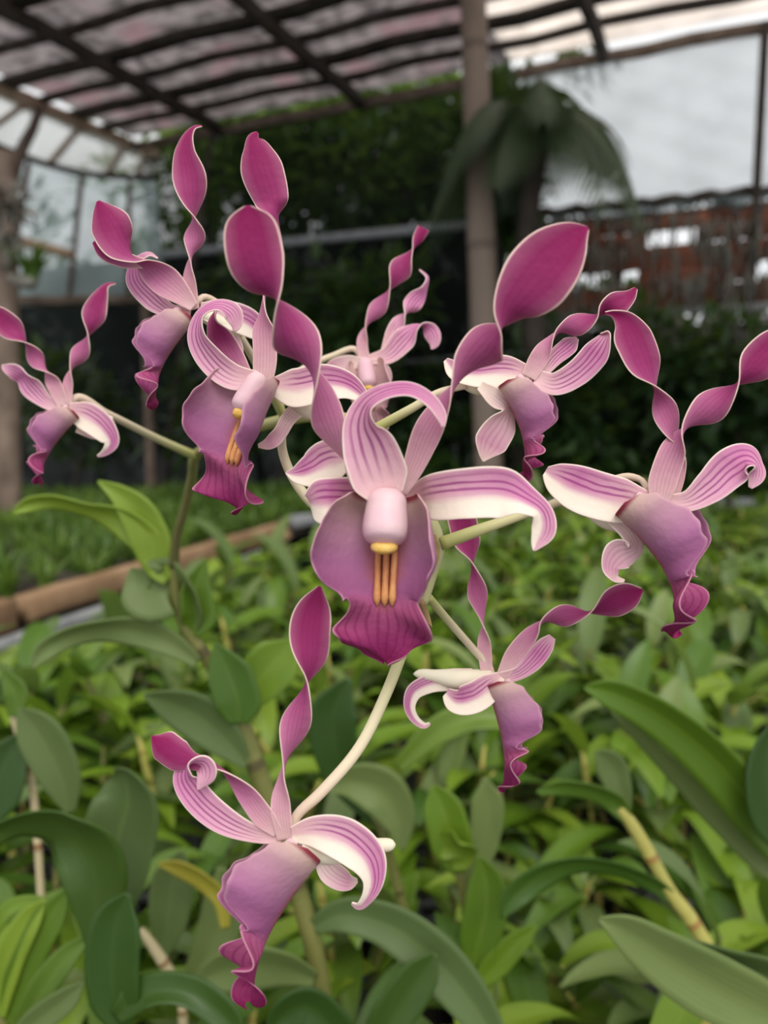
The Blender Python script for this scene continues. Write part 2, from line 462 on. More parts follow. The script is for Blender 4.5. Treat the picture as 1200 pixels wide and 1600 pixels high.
F.rib('lateral_sepal', [(588, 780, -75, 12, 0), (562, 782, -55, 28, 0), (540, 782, -30, 37, 0), (510, 783, -14, 37, 0), (490, 785, -20, 30, 20), (482, 784, -26, 16, 50)], MS, cup=.2,
      extra=[(545, 718, -40, 16, 0), (515, 722, -38, 36, 0), (482, 737, -34, 26, 0), (460, 741, -32, 13, 0), (446, 739, -32, 1, 0)])
F.lip((606, 772, -8), (-.05, -.97, .2), (-.10, .2, .97), 264, column=(.32, .135), ra=1.05, aa=1.0, mid=1.22, bend=.5, ruf=1.0, off=.13, flare=(1.15, 1.45), wide=(1.02, 1.10))

# --- flower behind it to the left, open to the lower left
F = Flower(plant, .205, 412, 588, 'flower left of the front one, its open lip showing a yellow anther cap', [(440, 610, -20, 16), (470, 632, -26, 15), (486, 650, -28, 9), (490, 655, -28, 2)])
F.rib('petal', [(411, 596, 0, 16, 0), (414, 560, 5, 19, 0), (413, 520, 8, 19, 15), (412, 485, 10, 12, 70), (414, 450, 8, 14, 100), (424, 395, 4, 22, 150), (428, 340, 2, 20, 115), (424, 312, 2, 28, 180), (410, 268, 6, 34, 180), (401, 234, 8, 23, 180),
                (397, 214, 8, 9, 180), (403, 207, 8, 2, 200)], MP, n=100)
F.rib('petal', [(390, 594, -6, 9, 0), (366, 566, -8, 20, 0), (345, 528, -10, 22, 25), (334, 500, -8, 14, 65), (338, 484, -6, 4, 90)], MP)
F.rib('dorsal_sepal', [(402, 594, 2, 14, 0), (362, 588, 6, 21, 0), (330, 562, 12, 22, 15), (309, 524, 18, 19, 40), (316, 490, 24, 15, 65), (342, 478, 28, 14, 50), (362, 488, 26, 16, 20), (369, 508, 22, 9, 10), (366, 518, 20, 2, 0)], MD, cup=.3)
F.rib('lateral_sepal', [(424, 604, -4, 14, 0), (462, 606, 0, 31, 0), (504, 598, 2, 30, 0), (544, 604, 0, 21, 8), (568, 622, -5, 10, 10), (580, 637, -6, 2, 10)], MS, flip=True, cup=.3)
F.rib('lateral_sepal', [(474, 632, -22, 14, 0), (450, 654, -20, 13, 20), (437, 676, -18, 13, 30), (420, 693, -16, 10, 0), (403, 697, -16, 3, 0)], MPALE)
F.lip((408, 592, 4), (-.42, -.86, .25), (-.62, .18, .76), 218, column=(.30, .085), ra=1.1, aa=1.0, mid=1.15, bend=.8, ruf=1.7)
F.pedicel([(482, 650, 210, 6), (455, 640, 215, 6), (440, 690, 218, 7), (478, 776, 216, 8), (560, 830, 214, 8), (655, 835, 206, 9)])

# --- upper left flower
F = Flower(plant, .23, 302, 482, 'uppermost flower at the left with one tall upright petal', [(315, 490, -12, 12), (345, 505, -18, 13), (370, 520, -20, 9), (378, 526, -20, 2)])
F.rib('petal', [(303, 484, 0, 9, -20), (297, 452, 3, 11, 0), (296, 420, 5, 11, 60), (298, 403, 6, 13, 92), (304, 372, 8, 17, 180), (303, 345, 10, 17, 258), (301, 330, 10, 21, 290), (296, 278, 12, 27, 360), (290, 235, 10, 17, 380),
                (297, 208, 8, 8, 400), (305, 199, 7, 5, 420), (316, 197, 6, 1, 420)], MP, n=100)
F.rib('petal', [(303, 480, 5, 8, 0), (286, 463, 8, 16, 0), (256, 437, 12, 25, 8), (228, 414, 16, 23, 55), (208, 404, 20, 23, 95), (190, 385, 24, 31, 140), (174, 354, 28, 33, 175), (160, 328, 28, 17, 182), (153, 314, 28, 2, 185)], MP, n=90,
      extra=[(225, 412, 6, 8, 0), (190, 405, 6, 13, 0), (160, 393, 6, 10, 0), (146, 378, 6, 3, 0)])
F.rib('dorsal_sepal', [(298, 490, -8, 10, 0), (264, 485, -10, 12, 0), (237, 465, -14, 19, 8), (212, 434, -18, 17, 25), (214, 410, -22, 13, 60), (234, 398, -22, 9, 70), (247, 404, -20, 3, 80)], MD)
F.rib('lateral_sepal', [(312, 484, -6, 12, 0), (345, 490, -8, 22, 0), (380, 500, -8, 23, 0), (405, 520, -10, 16, 0), (414, 545, -12, 3, 0)], MS, flip=True)
F.rib('lateral_sepal', [(340, 512, -18, 8, 0), (362, 530, -18, 12, 0), (372, 552, -18, 8, 0), (370, 564, -18, 2, 0)], MPALE)
F.lip((284, 486, 0), (-.60, -.80, .04), (-.80, .60, .06), 152, column=(.2, .05), bend=.5, off=.17, mid=1.35, ruf=1.5)
F.pedicel([(306, 474, 232, 5), (318, 464, 234, 5), (336, 472, 237, 6), (384, 540, 244, 6), (420, 605, 262, 7), (446, 655, 280, 7)])

# --- far left flower on a long stalk
F = Flower(plant, .27, 102, 634, 'leftmost flower, at the end of a long straight stalk', [(112, 642, -8, 10), (140, 658, -14, 11), (170, 655, -18, 8), (176, 652, -18, 2)])
F.rib('petal', [(104, 634, 0, 8, 0), (106, 603, 2, 9, 20), (111, 578, 3, 10, 92), (125, 552, 4, 15, 180), (137, 525, 5, 12, 270), (147, 490, 6, 20, 360), (158, 462, 5, 13, 380), (168, 446, 4, 7, 420), (181, 443, 3, 2, 430)], MP, n=90)
F.rib('petal', [(99, 634, 0, 9, 0), (86, 605, 3, 12, 0), (74, 582, 4, 12, 80), (56, 560, 6, 14, 180), (40, 536, 8, 14, 270), (14, 510, 10, 20, 360), (-8, 490, 12, 15, 370), (-25, 478, 12, 2, 370)], MP, n=90)
F.rib('dorsal_sepal', [(94, 640, -3, 8, 0), (70, 626, -3, 12, 0), (48, 604, 0, 18, 20), (36, 590, 2, 16, 50), (22, 580, 4, 13, 20), (6, 573, 6, 5, 0), (3, 570, 6, 1, 0)], MD)
F.rib('lateral_sepal', [(106, 640, 2, 12, 0), (138, 652, 6, 23, 0), (163, 672, 8, 20, 0), (174, 692, 6, 12, 0), (162, 708, 2, 6, 30), (152, 713, 0, 2, 30)], MS, flip=True)
F.rib('lateral_sepal', [(120, 668, -6, 8, 0), (145, 676, -8, 10, 0), (165, 684, -8, 3, 0)], MPALE)
F.lip((108, 638, 2), (-.66, -.75, .04), (-.75, .66, .08), 124, column=(.2, .05), bend=.4, off=.17, mid=1.35, ruf=1.5)
F.pedicel([(108, 630, 271, 5), (120, 621, 272, 6), (165, 645, 280, 6), (185, 655, 286, 6), (245, 685, 315, 6), (304, 712, 346, 7)])

# --- back flower between the upright petals
F = Flower(plant, .28, 568, 562, 'palest flower, farthest back between the upright petals', [(570, 575, -8, 12), (562, 600, -14, 12), (556, 622, -16, 7), (556, 628, -16, 2)])
F.rib('petal', [(570, 565, 0, 9, 0), (566, 537, 0, 9, 10), (572, 510, 0, 9, 92), (590, 482, 0, 14, 180), (608, 453, 0, 11, 270), (626, 420, 0, 19, 360), (644, 392, 0, 9, 440), (655, 370, 0, 10, 520), (662, 356, 0, 10, 540)], MP, n=90)
F.rib('petal', [(600, 550, -4, 6, 0), (618, 512, -4, 12, 0), (632, 492, -4, 11, 80), (646, 473, -4, 15, 180), (664, 450, -4, 10, 120), (668, 434, -4, 6, 110), (655, 421, -4, 2, 110)], MD)
F.rib('dorsal_sepal', [(578, 562, 0, 8, 0), (606, 555, 2, 14, 0), (631, 530, 4, 19, 0), (650, 512, 4, 11, 60), (660, 508, 4, 11, 100), (675, 521, 4, 13, 180), (678, 538, 4, 8, 180), (674, 546, 4, 1, 180)], MD)
F.rib('lateral_sepal', [(566, 566, 0, 8, 0), (540, 568, 0, 13, 0), (518, 574, 0, 10, 0), (505, 582, 0, 2, 0)], MPALE, flip=True)
F.rib('lateral_sepal', [(574, 568, 0, 8, 0), (594, 575, 0, 12, 0), (604, 590, 0, 9, 0), (606, 604, 0, 2, 0)], MPALE, flip=True)
F.lip((570, 566, 0), (.12, -.9, .4), (.0, .4, .9), 118, column=(.4, .12), ra=1.1, mat=MLP)
F.pedicel([(566, 560, 281, 5), (555, 546, 282, 5), (520, 556, 282, 5), (470, 580, 281, 6), (440, 620, 280, 6), (440, 657, 282, 6)])

# --- upper right flower
F = Flower(plant, .215, 828, 586, 'flower right of the front one below the bamboo post', [(812, 598, -18, 15), (770, 606, -24, 15), (735, 604, -26, 10), (722, 603, -26, 3)])
F.rib('petal', [(826, 590, 0, 12, 0), (842, 560, 3, 15, 0), (862, 530, 6, 13, 70), (870, 520, 8, 13, 95), (900, 508, 12, 18, 180), (932, 494, 16, 18, 262), (945, 483, 18, 22, 305), (962, 476, 20, 21, 350), (984, 463, 20, 12, 380), (994, 450, 20, 3, 380)], MP, n=90)
F.rib('petal', [(850, 582, -5, 8, 0), (868, 558, -6, 13, 0), (890, 540, -8, 15, 20), (902, 528, -8, 4, 30)], MD)
F.rib('dorsal_sepal', [(836, 590, 0, 14, 0), (865, 600, 4, 18, 0), (900, 584, 8, 21, 0), (928, 556, 10, 22, 0), (943, 533, 10, 14, 20), (949, 520, 8, 7, 60), (938, 521, 6, 3, 90)], MD)
F.rib('lateral_sepal', [(828, 586, -2, 14, 0), (785, 580, -4, 26, 0), (738, 582, -8, 22, 0), (710, 576, -10, 16, 0), (696, 562, -10, 4, 0)], MS, cup=.3)
F.rib('lateral_sepal', [(750, 602, -2, 8, 0), (775, 622, 0, 15, 0), (793, 640, 2, 14, 50), (784, 664, 4, 24, 10), (768, 690, 4, 27, 0), (758, 712, 4, 11, 0), (755, 722, 4, 1, 0)], MPALE, flip=True)
F.lip((806, 590, 4), (.44, -.90, .04), (.90, .44, .08), 156, column=(.2, .05), bend=.5, off=.19, mid=1.3, ruf=1.4)
F.pedicel([(728, 603, 218, 5), (690, 612, 220, 6), (640, 640, 222, 7), (590, 668, 226, 8)])

# --- right flower
F = Flower(plant, .2, 1036, 780, 'rightmost flower, hanging lip turned away to the right', [(1012, 798, -22, 18), (975, 815, -30, 18), (940, 812, -34, 12), (918, 805, -34, 3)])
F.rib('petal', [(1030, 788, 2, 14, 0), (1036, 750, 6, 23, 0), (1052, 706, 11, 23, 20), (1068, 672, 15, 20, 90), (1110, 636, 20, 27, 180), (1153, 600, 25, 23, 270), (1184, 566, 28, 31, 350), (1215, 535, 30, 26, 362), (1240, 510, 30, 3, 365)], MP, n=90)
F.rib('petal', [(1048, 782, -10, 11, 0), (1057, 742, -10, 14, 0), (1061, 700, -8, 14, 70), (1053, 680, -6, 17, 120), (1040, 645, -4, 21, 180), (1025, 608, -2, 20, 262), (1008, 574, 0, 29, 330), (990, 530, 2, 31, 358), (974, 500, 2, 18, 372),
                (958, 490, 2, 7, 390), (945, 489, 2, 2, 390)], MP, n=100)
F.rib('dorsal_sepal', [(1042, 786, 0, 13, 0), (1075, 783, 5, 17, 0), (1110, 760, 10, 27, 0), (1143, 730, 12, 32, 0), (1168, 718, 14, 26, 30), (1183, 727, 16, 20, 70), (1181, 746, 14, 14, 20), (1172, 763, 12, 3, 0)], MD)
F.rib('lateral_sepal', [(1018, 786, 0, 16, 0), (970, 782, 2, 36, 0), (922, 770, 4, 38, 0), (884, 754, 5, 32, 0), (862, 742, 5, 20, 0), (852, 736, 5, 8, 0)], MS, cup=.2)
F.rib('lateral_sepal', [(945, 800, -6, 10, 0), (985, 838, -4, 14, 20), (992, 856, -4, 16, 40), (967, 868, -6, 26, 0), (955, 888, -6, 15, 0), (961, 904, -5, 8, 40), (976, 908, -4, 3, 40)], MPALE, flip=True)
F.lip((990, 778, 6), (.66, -.75, .02), (.75, .66, .10), 226, column=(.16, .04), bend=.7, off=.17, mid=1.35, ruf=1.5)
F.pedicel([(1012, 770, 203, 5), (1004, 752, 205, 5), (985, 745, 207, 6), (930, 762, 210, 7), (870, 785, 209, 7), (800, 810, 206, 8), (735, 833, 203, 10), (688, 850, 201, 11)])

# --- lower right flower
F = Flower(plant, .235, 775, 1056, 'lower right flower seen from the side over green leaves', [(768, 1062, -6, 16), (720, 1062, -8, 17), (680, 1056, -10, 10), (652, 1053, -12, 6), (646, 1053, -12, 1)])
F.rib('petal', [(761, 1054, -4, 9, 0), (757, 1015, 0, 11, 0), (755, 975, 4, 9, 92), (746, 927, 5, 16, 180), (738, 882, 6, 12, 268), (729, 845, 6, 22, 350), (722, 812, 5, 23, 360), (715, 790, 5, 14, 365), (708, 778, 5, 2, 370)], MP, n=90)
F.rib('petal', [(784, 1056, 0, 9, 0), (806, 1020, 3, 15, 0), (835, 986, 6, 14, 45), (847, 972, 8, 13, 92), (882, 962, 12, 18, 180), (921, 957, 16, 16, 268), (960, 940, 18, 25, 345), (990, 928, 18, 18, 360), (1004, 922, 18, 3, 360)], MP, n=90)
F.rib('dorsal_sepal', [(778, 1060, 0, 9, 0), (810, 1052, 2, 11, 0), (836, 1030, 4, 16, 10), (853, 1008, 6, 14, 10), (863, 995, 6, 6, 0)], MD,
      extra=[(800, 1052, -4, 5, 0), (822, 1032, -4, 9, 0), (834, 1012, -4, 8, 0), (838, 1002, -4, 2, 0)])
F.rib('lateral_sepal', [(782, 1056, 6, 8, 0), (768, 1070, 14, 20, 0), (740, 1090, 20, 25, 0), (712, 1094, 18, 20, 0), (697, 1082, 14, 8, 0)], MS, cup=.35)
F.rib('lateral_sepal', [(740, 1052, -8, 8, 0), (705, 1062, -7, 17, 0), (672, 1068, -6, 15, 0), (646, 1082, -3, 13, 10), (640, 1106, 0, 9, 10), (650, 1126, 2, 7, 20), (664, 1134, 2, 5, 20), (672, 1130, 2, 2, 20)], MS, flip=False)
F.lip((786, 1064, 2), (.28, -.96, .02), (.96, .28, .02), 168, column=(.2, .05), bend=.3, off=.16, mid=1.45, ruf=1.3)
F.pedicel([(768, 1060, 236, 7), (762, 1040, 237, 7), (740, 1015, 234, 6), (705, 975, 222, 6), (668, 932, 205, 7)])

# --- lowest flower
F = Flower(plant, .19, 450, 1308, 'lowest flower, hanging on a long pale curved stalk', [(470, 1320, -8, 22), (520, 1328, -16, 22), (580, 1322, -26, 12), (612, 1320, -30, 9), (618, 1320, -30, 2)])
F.rib('petal', [(446, 1312, 0, 13, 0), (439, 1268, 3, 16, 0), (441, 1215, 5, 13, 70), (445, 1192, 6, 15, 95), (462, 1130, 9, 24, 180), (478, 1072, 12, 18, 262), (484, 1032, 14, 29, 325), (484, 985, 15, 33, 358), (492, 945, 14, 25, 362), (500, 916, 13, 3, 365)], MP, n=100)
F.rib('petal', [(434, 1302, 0, 9, 0), (410, 1275, 3, 18, 0), (386, 1242, 6, 17, 20), (362, 1215, 8, 14, 65), (335, 1196, 10, 14, 110), (305, 1190, 12, 14, 165), (278, 1180, 14, 26, 180), (257, 1165, 14, 26, 180), (243, 1155, 14, 10, 180), (238, 1150, 14, 2, 180)], MP, n=90)
F.rib('dorsal_sepal', [(440, 1310, -3, 10, 0), (395, 1302, 0, 15, 0), (348, 1281, 4, 23, 0), (308, 1246, 8, 25, 0), (288, 1212, 12, 19, 30), (296, 1192, 18, 16, 75), (318, 1194, 24, 20, 130), (322, 1210, 26, 17, 160), (312, 1228, 26, 5, 180), (309, 1234, 26, 1, 180)], MD)
F.rib('lateral_sepal', [(455, 1304, 4, 12, 0), (492, 1300, 12, 26, 0), (540, 1313, 20, 35, 0), (575, 1345, 22, 30, 0), (583, 1378, 20, 17, 0), (573, 1404, 16, 10, 20), (560, 1416, 12, 7, 40), (549, 1411, 10, 2, 40)], MS, flip=True, cup=.25)
F.rib('lateral_sepal', [(498, 1340, -8, 10, 0), (520, 1366, -8, 20, 0), (545, 1378, -10, 14, 0), (559, 1376, -12, 3, 0)], MPALE)
F.lip((466, 1320, 4), (-.58, -.81, .05), (-.81, .58, .06), 252, column=(.2, .05), bend=.4, off=.17, mid=1.3, ruf=1.6)
F.pedicel([(455, 1300, 192, 7), (462, 1278, 193, 8), (500, 1240, 195, 9), (560, 1170, 199, 9), (605, 1080, 202, 9), (630, 1015, 203, 9), (655, 950, 203, 8), (668, 920, 202, 8)])

# cane and leaves of the same plant
base_px = [(512, 1600, 460, 14), (490, 1480, 462, 15), (465, 1390, 464, 15), (430, 1280, 466, 15), (392, 1175, 464, 15), (360, 1090, 460, 13), (325, 1030, 455, 11), (292, 985, 450, 10), (276, 930, 445, 9), (272, 880, 440, 8)]
def cane_to(px, foot, n=50, seg=12):
    P = hermite(px, n); pts = [at(p[0], p[1], p[2] / 1000) for p in P]; rad = [p[3] * p[2] / 1000 / FPX for p in P]
    a = pts[0]; pre = [foot.lerp(a, i / 8) + Vector((0, 0, 0)) for i in range(8)]
    return tube_world(pre + pts, [rad[0] * (.75 + .25 * i / 8) for i in range(8)] + rad, seg)
plant.part('cane', cane_to(base_px, plant.loc + Vector((0, 0, .06))), MCANE)

def leaf_part(owner, rows, Z, mat, cup=.12, crease=.22, n=44, name='leaf'):
    owner.part(name, ribbon(rows, Z, n=n, m=9, cup=cup, crease=crease), mat, solid=.0009)

leaf_part(plant, [(262, 905, -10, 10, 0), (248, 878, 0, 22, 0), (222, 838, 8, 25, 5), (182, 808, 14, 23, 30), (130, 792, 20, 15, 50), (80, 782, 26, 14, 40), (42, 789, 30, 12, 20), (19, 803, 32, 2, 0)], .44, MLEAFB)
leaf_part(plant, [(262, 908, -2, 9, 0), (248, 890, 0, 18, 0), (234, 842, 10, 31, 0), (212, 800, 18, 28, 0), (185, 772, 24, 16, 0), (153, 752, 30, 2, 0)], .44, MLEAFB)
leaf_part(plant, [(300, 985, 0, 10, 20), (302, 950, 6, 28, 50), (292, 922, 12, 34, 60), (262, 915, 16, 46, 10), (232, 925, 20, 46, 0), (215, 905, 14, 26, 0), (204, 888, 12, 2, 0)], .45, MLEAFG)
leaf_part(plant, [(300, 992, 2, 10, 0), (308, 965, 10, 28, -10), (304, 925, 16, 26, -20), (314, 892, 14, 12, -20), (322, 872, 12, 1, 0)], .45, MLEAFB)
leaf_part(plant, [(310, 1036, 0, 9, 0), (270, 1008, 6, 19, 0), (210, 985, 12, 24, 20), (150, 983, 16, 21, 40), (98, 998, 20, 18, 30), (64, 1022, 24, 14, 10), (50, 1046, 26, 2, 0)], .45, MLEAFG)
leaf_part(plant, [(372, 1130, 4, 16, 0), (372, 1100, 10, 36, 0), (360, 1060, 14, 36, 0), (346, 1028, 16, 20, 0), (336, 1004, 16, 2, 0)], .455, MLEAF)
leaf_part(plant, [(366, 1118, 0, 10, 0), (395, 1075, -4, 34, 0), (425, 1040, -8, 40, 0), (446, 1015, -12, 24, 0), (456, 998, -14, 2, 0)], .465, MLEAFB)
leaf_part(plant, [(388, 1195, 0, 9, 0), (350, 1155, 4, 30, 0), (305, 1118, 10, 37, 10), (262, 1098, 14, 26, 20), (225, 1086, 18, 3, 20)], .46, MLEAFG)
leaf_part(plant, [(486, 1450, 0, 10, 0), (530, 1432, 8, 26, 10), (600, 1444, 20, 34, 0), (670, 1492, 36, 40, 0), (730, 1560, 50, 36, 0), (775, 1630, 60, 20, 0), (800, 1680, 66, 2, 0)], .46, MLEAFG)
leaf_part(plant, [(492, 1530, 6, 12, 0), (440, 1512, 14, 30, 20), (380, 1512, 20, 38, 20), (330, 1526, 26, 26, 10), (300, 1545, 30, 3, 0)], .455, MLEAFG)

# ------------------------------------------------------------------ pots and near plants without flowers
def pot_geo(r=.055, h=.09, seg=28):
    prof = [(0, 0), (r * .72, 0), (r * .74, .003), (r * .95, h - .014), (r * 1.04, h - .014), (r * 1.06, h - .002), (r, h), (r * .95, h - .002), (r * .92, h - .018), (0, h - .018)]
    V = []; F = []
    for (a, z) in prof:
        for j in range(seg):
            an = 2 * math.pi * j / seg; V.append(Vector((max(a, 1e-4) * math.cos(an), max(a, 1e-4) * math.sin(an), z)))
    F = [(i * seg + j, i * seg + (j + 1) % seg, (i + 1) * seg + (j + 1) % seg, (i + 1) * seg + j) for i in range(len(prof) - 1) for j in range(seg)]
    return V, F, None
pV, pF, _ = pot_geo()
POT = new_obj('pot', pV, pF, MPOT, plant.o)
POTG = bpy.data.meshes.new('pot'); POTG.from_pydata([tuple(v) for v in pV], [], pF); POTG.materials.append(MPOTG); POTG.polygons.foreach_set('use_smooth', [True] * len(POTG.polygons))

class NearPlant(Root):
    def __init__(s, cane_px, label, canemat=MCANE, group=None, grey=False):
        f = at(cane_px[0][0], cane_px[0][1], cane_px[0][2] / 1000)
        away = (f - CAM); away.z = 0
        super().__init__('leafy_orchid', (f.x, f.y, BENCH))
        tag(s.o, label, 'orchid', group)
        s.part('cane', cane_to(cane_px, s.loc + Vector((0, 0, .05)), 30, 10), canemat)
        if grey: p = bpy.data.objects.new('pot', POTG)
        else: p = bpy.data.objects.new('pot', POT.data)
        C.objects.link(p); p.parent = s.o

N = NearPlant([(1290, 1560, 500, 11), (1260, 1450, 500, 11), (1235, 1370, 500, 10), (1210, 1310, 500, 8)], 'orchid at the right edge with long bright green strap leaves arching to a rounded tip')
leaf_part(N, [(1235, 1360, 0, 12, 0), (1195, 1290, 10, 34, 20), (1140, 1215, 24, 40, 25), (1070, 1148, 34, 36, 25), (1000, 1102, 42, 29, 20), (945, 1080, 46, 20, 10), (913, 1074, 48, 3, 0)], .48, MLEAFB)
leaf_part(N, [(1240, 1385, -6, 12, 0), (1190, 1335, -2, 26, 20), (1120, 1265, 4, 27, 40), (1050, 1195, 10, 22, 50), (985, 1130, 16, 14, 40), (940, 1092, 20, 2, 0)], .49, MLEAFG)
leaf_part(N, [(1225, 1330, 14, 10, 0), (1205, 1280, 20, 30, 0), (1198, 1220, 24, 33, 0), (1202, 1165, 26, 22, 0), (1212, 1125, 28, 2, 0)], .47, MLEAFD)
N = NearPlant([(1106, 1480, 520, 12), (1075, 1430, 520, 12), (1050, 1398, 520, 11), (1012, 1330, 520, 11), (985, 1285, 520, 10), (968, 1262, 520, 8)], 'orchid on a leaning bare yellow cane at the lower right', MCANEY, grey=True)
leaf_part(N, [(980, 1278, 2, 10, 0), (960, 1252, 4, 18, 30), (918, 1234, 10, 17, 40), (872, 1230, 14, 13, 30), (838, 1238, 18, 2, 0)], .52, MLEAF)
leaf_part(N, [(1062, 1412, 2, 8, 0), (1020, 1380, 8, 14, 35), (960, 1354, 16, 16, 50), (895, 1350, 22, 17, 40), (835, 1375, 28, 22, 20), (798, 1410, 32, 17, 0), (783, 1435, 34, 2, 0)], .52, MLEAF)
leaf_part(N, [(978, 1272, 0, 8, 0), (968, 1235, -4, 20, 0), (955, 1200, -8, 24, 0), (940, 1182, -6, 14, 0), (930, 1176, -4, 2, 0)], .53, MLEAFG)
N = NearPlant([(1330, 1680, 400, 14), (1300, 1620, 400, 12), (1275, 1580, 400, 10)], 'orchid in the bottom right corner with broad dull grey-green leaves')
leaf_part(N, [(1290, 1640, 0, 14, 0), (1210, 1590, 10, 42, 0), (1120, 1545, 20, 52, 5), (1030, 1490, 28, 42, 10), (970, 1450, 34, 24, 10), (936, 1436, 36, 3, 0)], .40, MLEAFG)
leaf_part(N, [(1290, 1590, -4, 14, 0), (1210, 1530, 0, 34, 20), (1130, 1505, 4, 32, 30), (1060, 1480, 8, 20, 20), (1010, 1462, 10, 3, 0)], .41, MLEAFG)
N = NearPlant([(748, 1640, 560, 10), (745, 1560, 560, 10), (740, 1500, 560, 10), (728, 1420, 560, 8), (716, 1360, 560, 7)], 'orchid low at bottom centre with cupped upright bright leaves', grey=True)
leaf_part(N, [(738, 1510, 0, 10, 0), (748, 1470, 6, 30, 0), (760, 1415, 10, 34, 0), (758, 1370, 12, 24, 0), (748, 1338, 14, 2, 0)], .55, MLEAFB)
leaf_part(N, [(716, 1365, 0, 10, 0), (706, 1318, 6, 33, 0), (694, 1272, 8, 32, 0), (682, 1240, 8, 16, 0), (676, 1228, 8, 2, 0)], .55, MLEAFB)
leaf_part(N, [(705, 1352, 6, 8, 0), (720, 1345, 12, 16, 0), (715, 1322, 20, 38, 40), (708, 1310, 26, 34, 60), (706, 1298, 30, 8, 60)], .55, MLEAFB)
leaf_part(N, [(742, 1540, 0, 8, 0), (775, 1508, 6, 21, 0), (812, 1470, 12, 18, 10), (838, 1446, 16, 3, 0)], .55, MLEAFB)
leaf_part(N, [(722, 1398, -6, 8, 0), (752, 1330, -6, 22, 0), (762, 1260, -4, 26, 0), (758, 1215, -2, 3, 0)], .57, MLEAFG)
N = NearPlant([(240, 1700, 430, 12), (190, 1620, 430, 12), (160, 1540, 430, 11), (145, 1470, 430, 9)], 'orchid at the lower left with very broad dark leaves folded over')
leaf_part(N, [(145, 1478, 4, 12, 0), (150, 1400, 10, 46, 0), (138, 1330, 18, 56, 20), (95, 1285, 26, 46, 55), (35, 1282, 32, 30, 55), (-40, 1320, 36, 12, 20)], .43, MLEAFD)
leaf_part(N, [(150, 1480, -8, 12, 0), (165, 1400, -10, 50, 0), (185, 1310, -12, 58, 0), (200, 1240, -10, 46, 20), (190, 1205, -4, 20, 50), (180, 1200, 0, 3, 60)], .45, MLEAFG)
leaf_part(N, [(190, 1610, 10, 14, 0), (178, 1560, 16, 40, 0), (175, 1490, 20, 43, 0), (185, 1430, 22, 32, 0), (200, 1396, 24, 4, 0)], .41, MLEAFD)
leaf_part(N, [(180, 1590, 14, 12, 0), (230, 1552, 26, 30, 30), (290, 1550, 34, 28, 20), (350, 1590, 44, 26, 0), (380, 1640, 50, 4, 0)], .41, MLEAFD)
N = NearPlant([(60, 1330, 560, 6), (48, 1215, 560, 6), (30, 1150, 560, 6), (18, 1110, 560, 5)], 'orchid at the left edge with a thin spotted cane and an upright oval leaf', MCANEB)
leaf_part(N, [(110, 1270, 0, 8, 0), (98, 1225, 6, 30, 0), (70, 1165, 10, 38, 0), (44, 1125, 12, 24, 0), (30, 1106, 14, 2, 0)], .55, MLEAFG)
leaf_part(N, [(34, 1150, 0, 8, 0), (10, 1190, 6, 34, 0), (-10, 1240, 10, 42, 0), (-30, 1300, 10, 6, 0)], .55, MLEAFD)
leaf_part(N, [(20, 1120, 0, 8, 0), (24, 1085, 4, 20, 0), (12, 1060, 6, 12, 0), (4, 1046, 8, 2, 0)], .55, MLEAF)
N = NearPlant([(30, 1700, 450, 9), (10, 1620, 450, 9), (-6, 1560, 450, 8)], 'orchid in the bottom left corner with narrow upright yellowish green leaves')
leaf_part(N, [(5, 1600, 0, 9, 0), (35, 1520, 10, 26, 0), (72, 1445, 16, 26, 10), (108, 1388, 20, 3, 10)], .45, MLEAFB)
leaf_part(N, [(0, 1590, 6, 8, 0), (10, 1510, 12, 24, 0), (45, 1440, 16, 20, 10), (70, 1405, 18, 3, 0)], .45, MLEAFB)
leaf_part(N, [(20, 1620, 14, 9, 0), (70, 1540, 22, 22, 10), (110, 1490, 26, 17, 20), (140, 1462, 28, 3, 0)], .44, MLEAF)
leaf_part(N, [(-20, 1470, 0, 9, 0), (20, 1418, 6, 14, 30), (60, 1412, 10, 12, 30), (95, 1426, 12, 2, 0)], .46, MLEAFB)
leaf_part(N, [(10, 1640, 20, 9, 0), (60, 1595, 26, 22, 0), (105, 1560, 30, 18, 0), (130, 1535, 30, 3, 0)], .43, MLEAFG)
N = NearPlant([(285, 1560, 540, 8), (262, 1515, 540, 9), (240, 1480, 540, 8), (220, 1452, 540, 5)], 'orchid with a bare straw coloured cane stub and one yellowing leaf', MCANEB)
leaf_part(N, [(352, 1450, 10, 7, 0), (345, 1405, 14, 13, 10), (315, 1375, 18, 15, 30), (275, 1355, 20, 12, 20), (247, 1350, 22, 2, 0)], .54, MLEAFY)
leaf_part(N, [(250, 1500, 4, 8, 0), (262, 1440, 8, 30, 0), (270, 1380, 10, 34, 0), (285, 1330, 10, 4, 0)], .56, MLEAFG)
leaf_part(N, [(285, 1550, 4, 8, 0), (330, 1480, 8, 30, 0), (350, 1410, 8, 34, 0), (345, 1355, 8, 5, 0)], .57, MLEAFG)
N = NearPlant([(560, 1720, 440, 12), (545, 1660, 440, 12), (535, 1620, 440, 10)], 'orchid at the bottom edge with a dark broad leaf tip curling left')
leaf_part(N, [(560, 1660, 0, 12, 0), (520, 1610, 10, 34, 0), (478, 1572, 16, 32, 10), (440, 1590, 22, 26, 20), (420, 1630, 26, 3, 0)], .43, MLEAFD)
leaf_part(N, [(560, 1660, 0, 12, 0), (620, 1580, 8, 34, 0), (660, 1520, 12, 28, 0), (680, 1490, 14, 4, 0)], .44, MLEAFD)
N = NearPlant([(640, 1460, 640, 8), (620, 1380, 640, 8), (600, 1310, 640, 7), (580, 1260, 640, 6)], 'orchid right of the lowest flower with a broad drooping grey-green leaf')
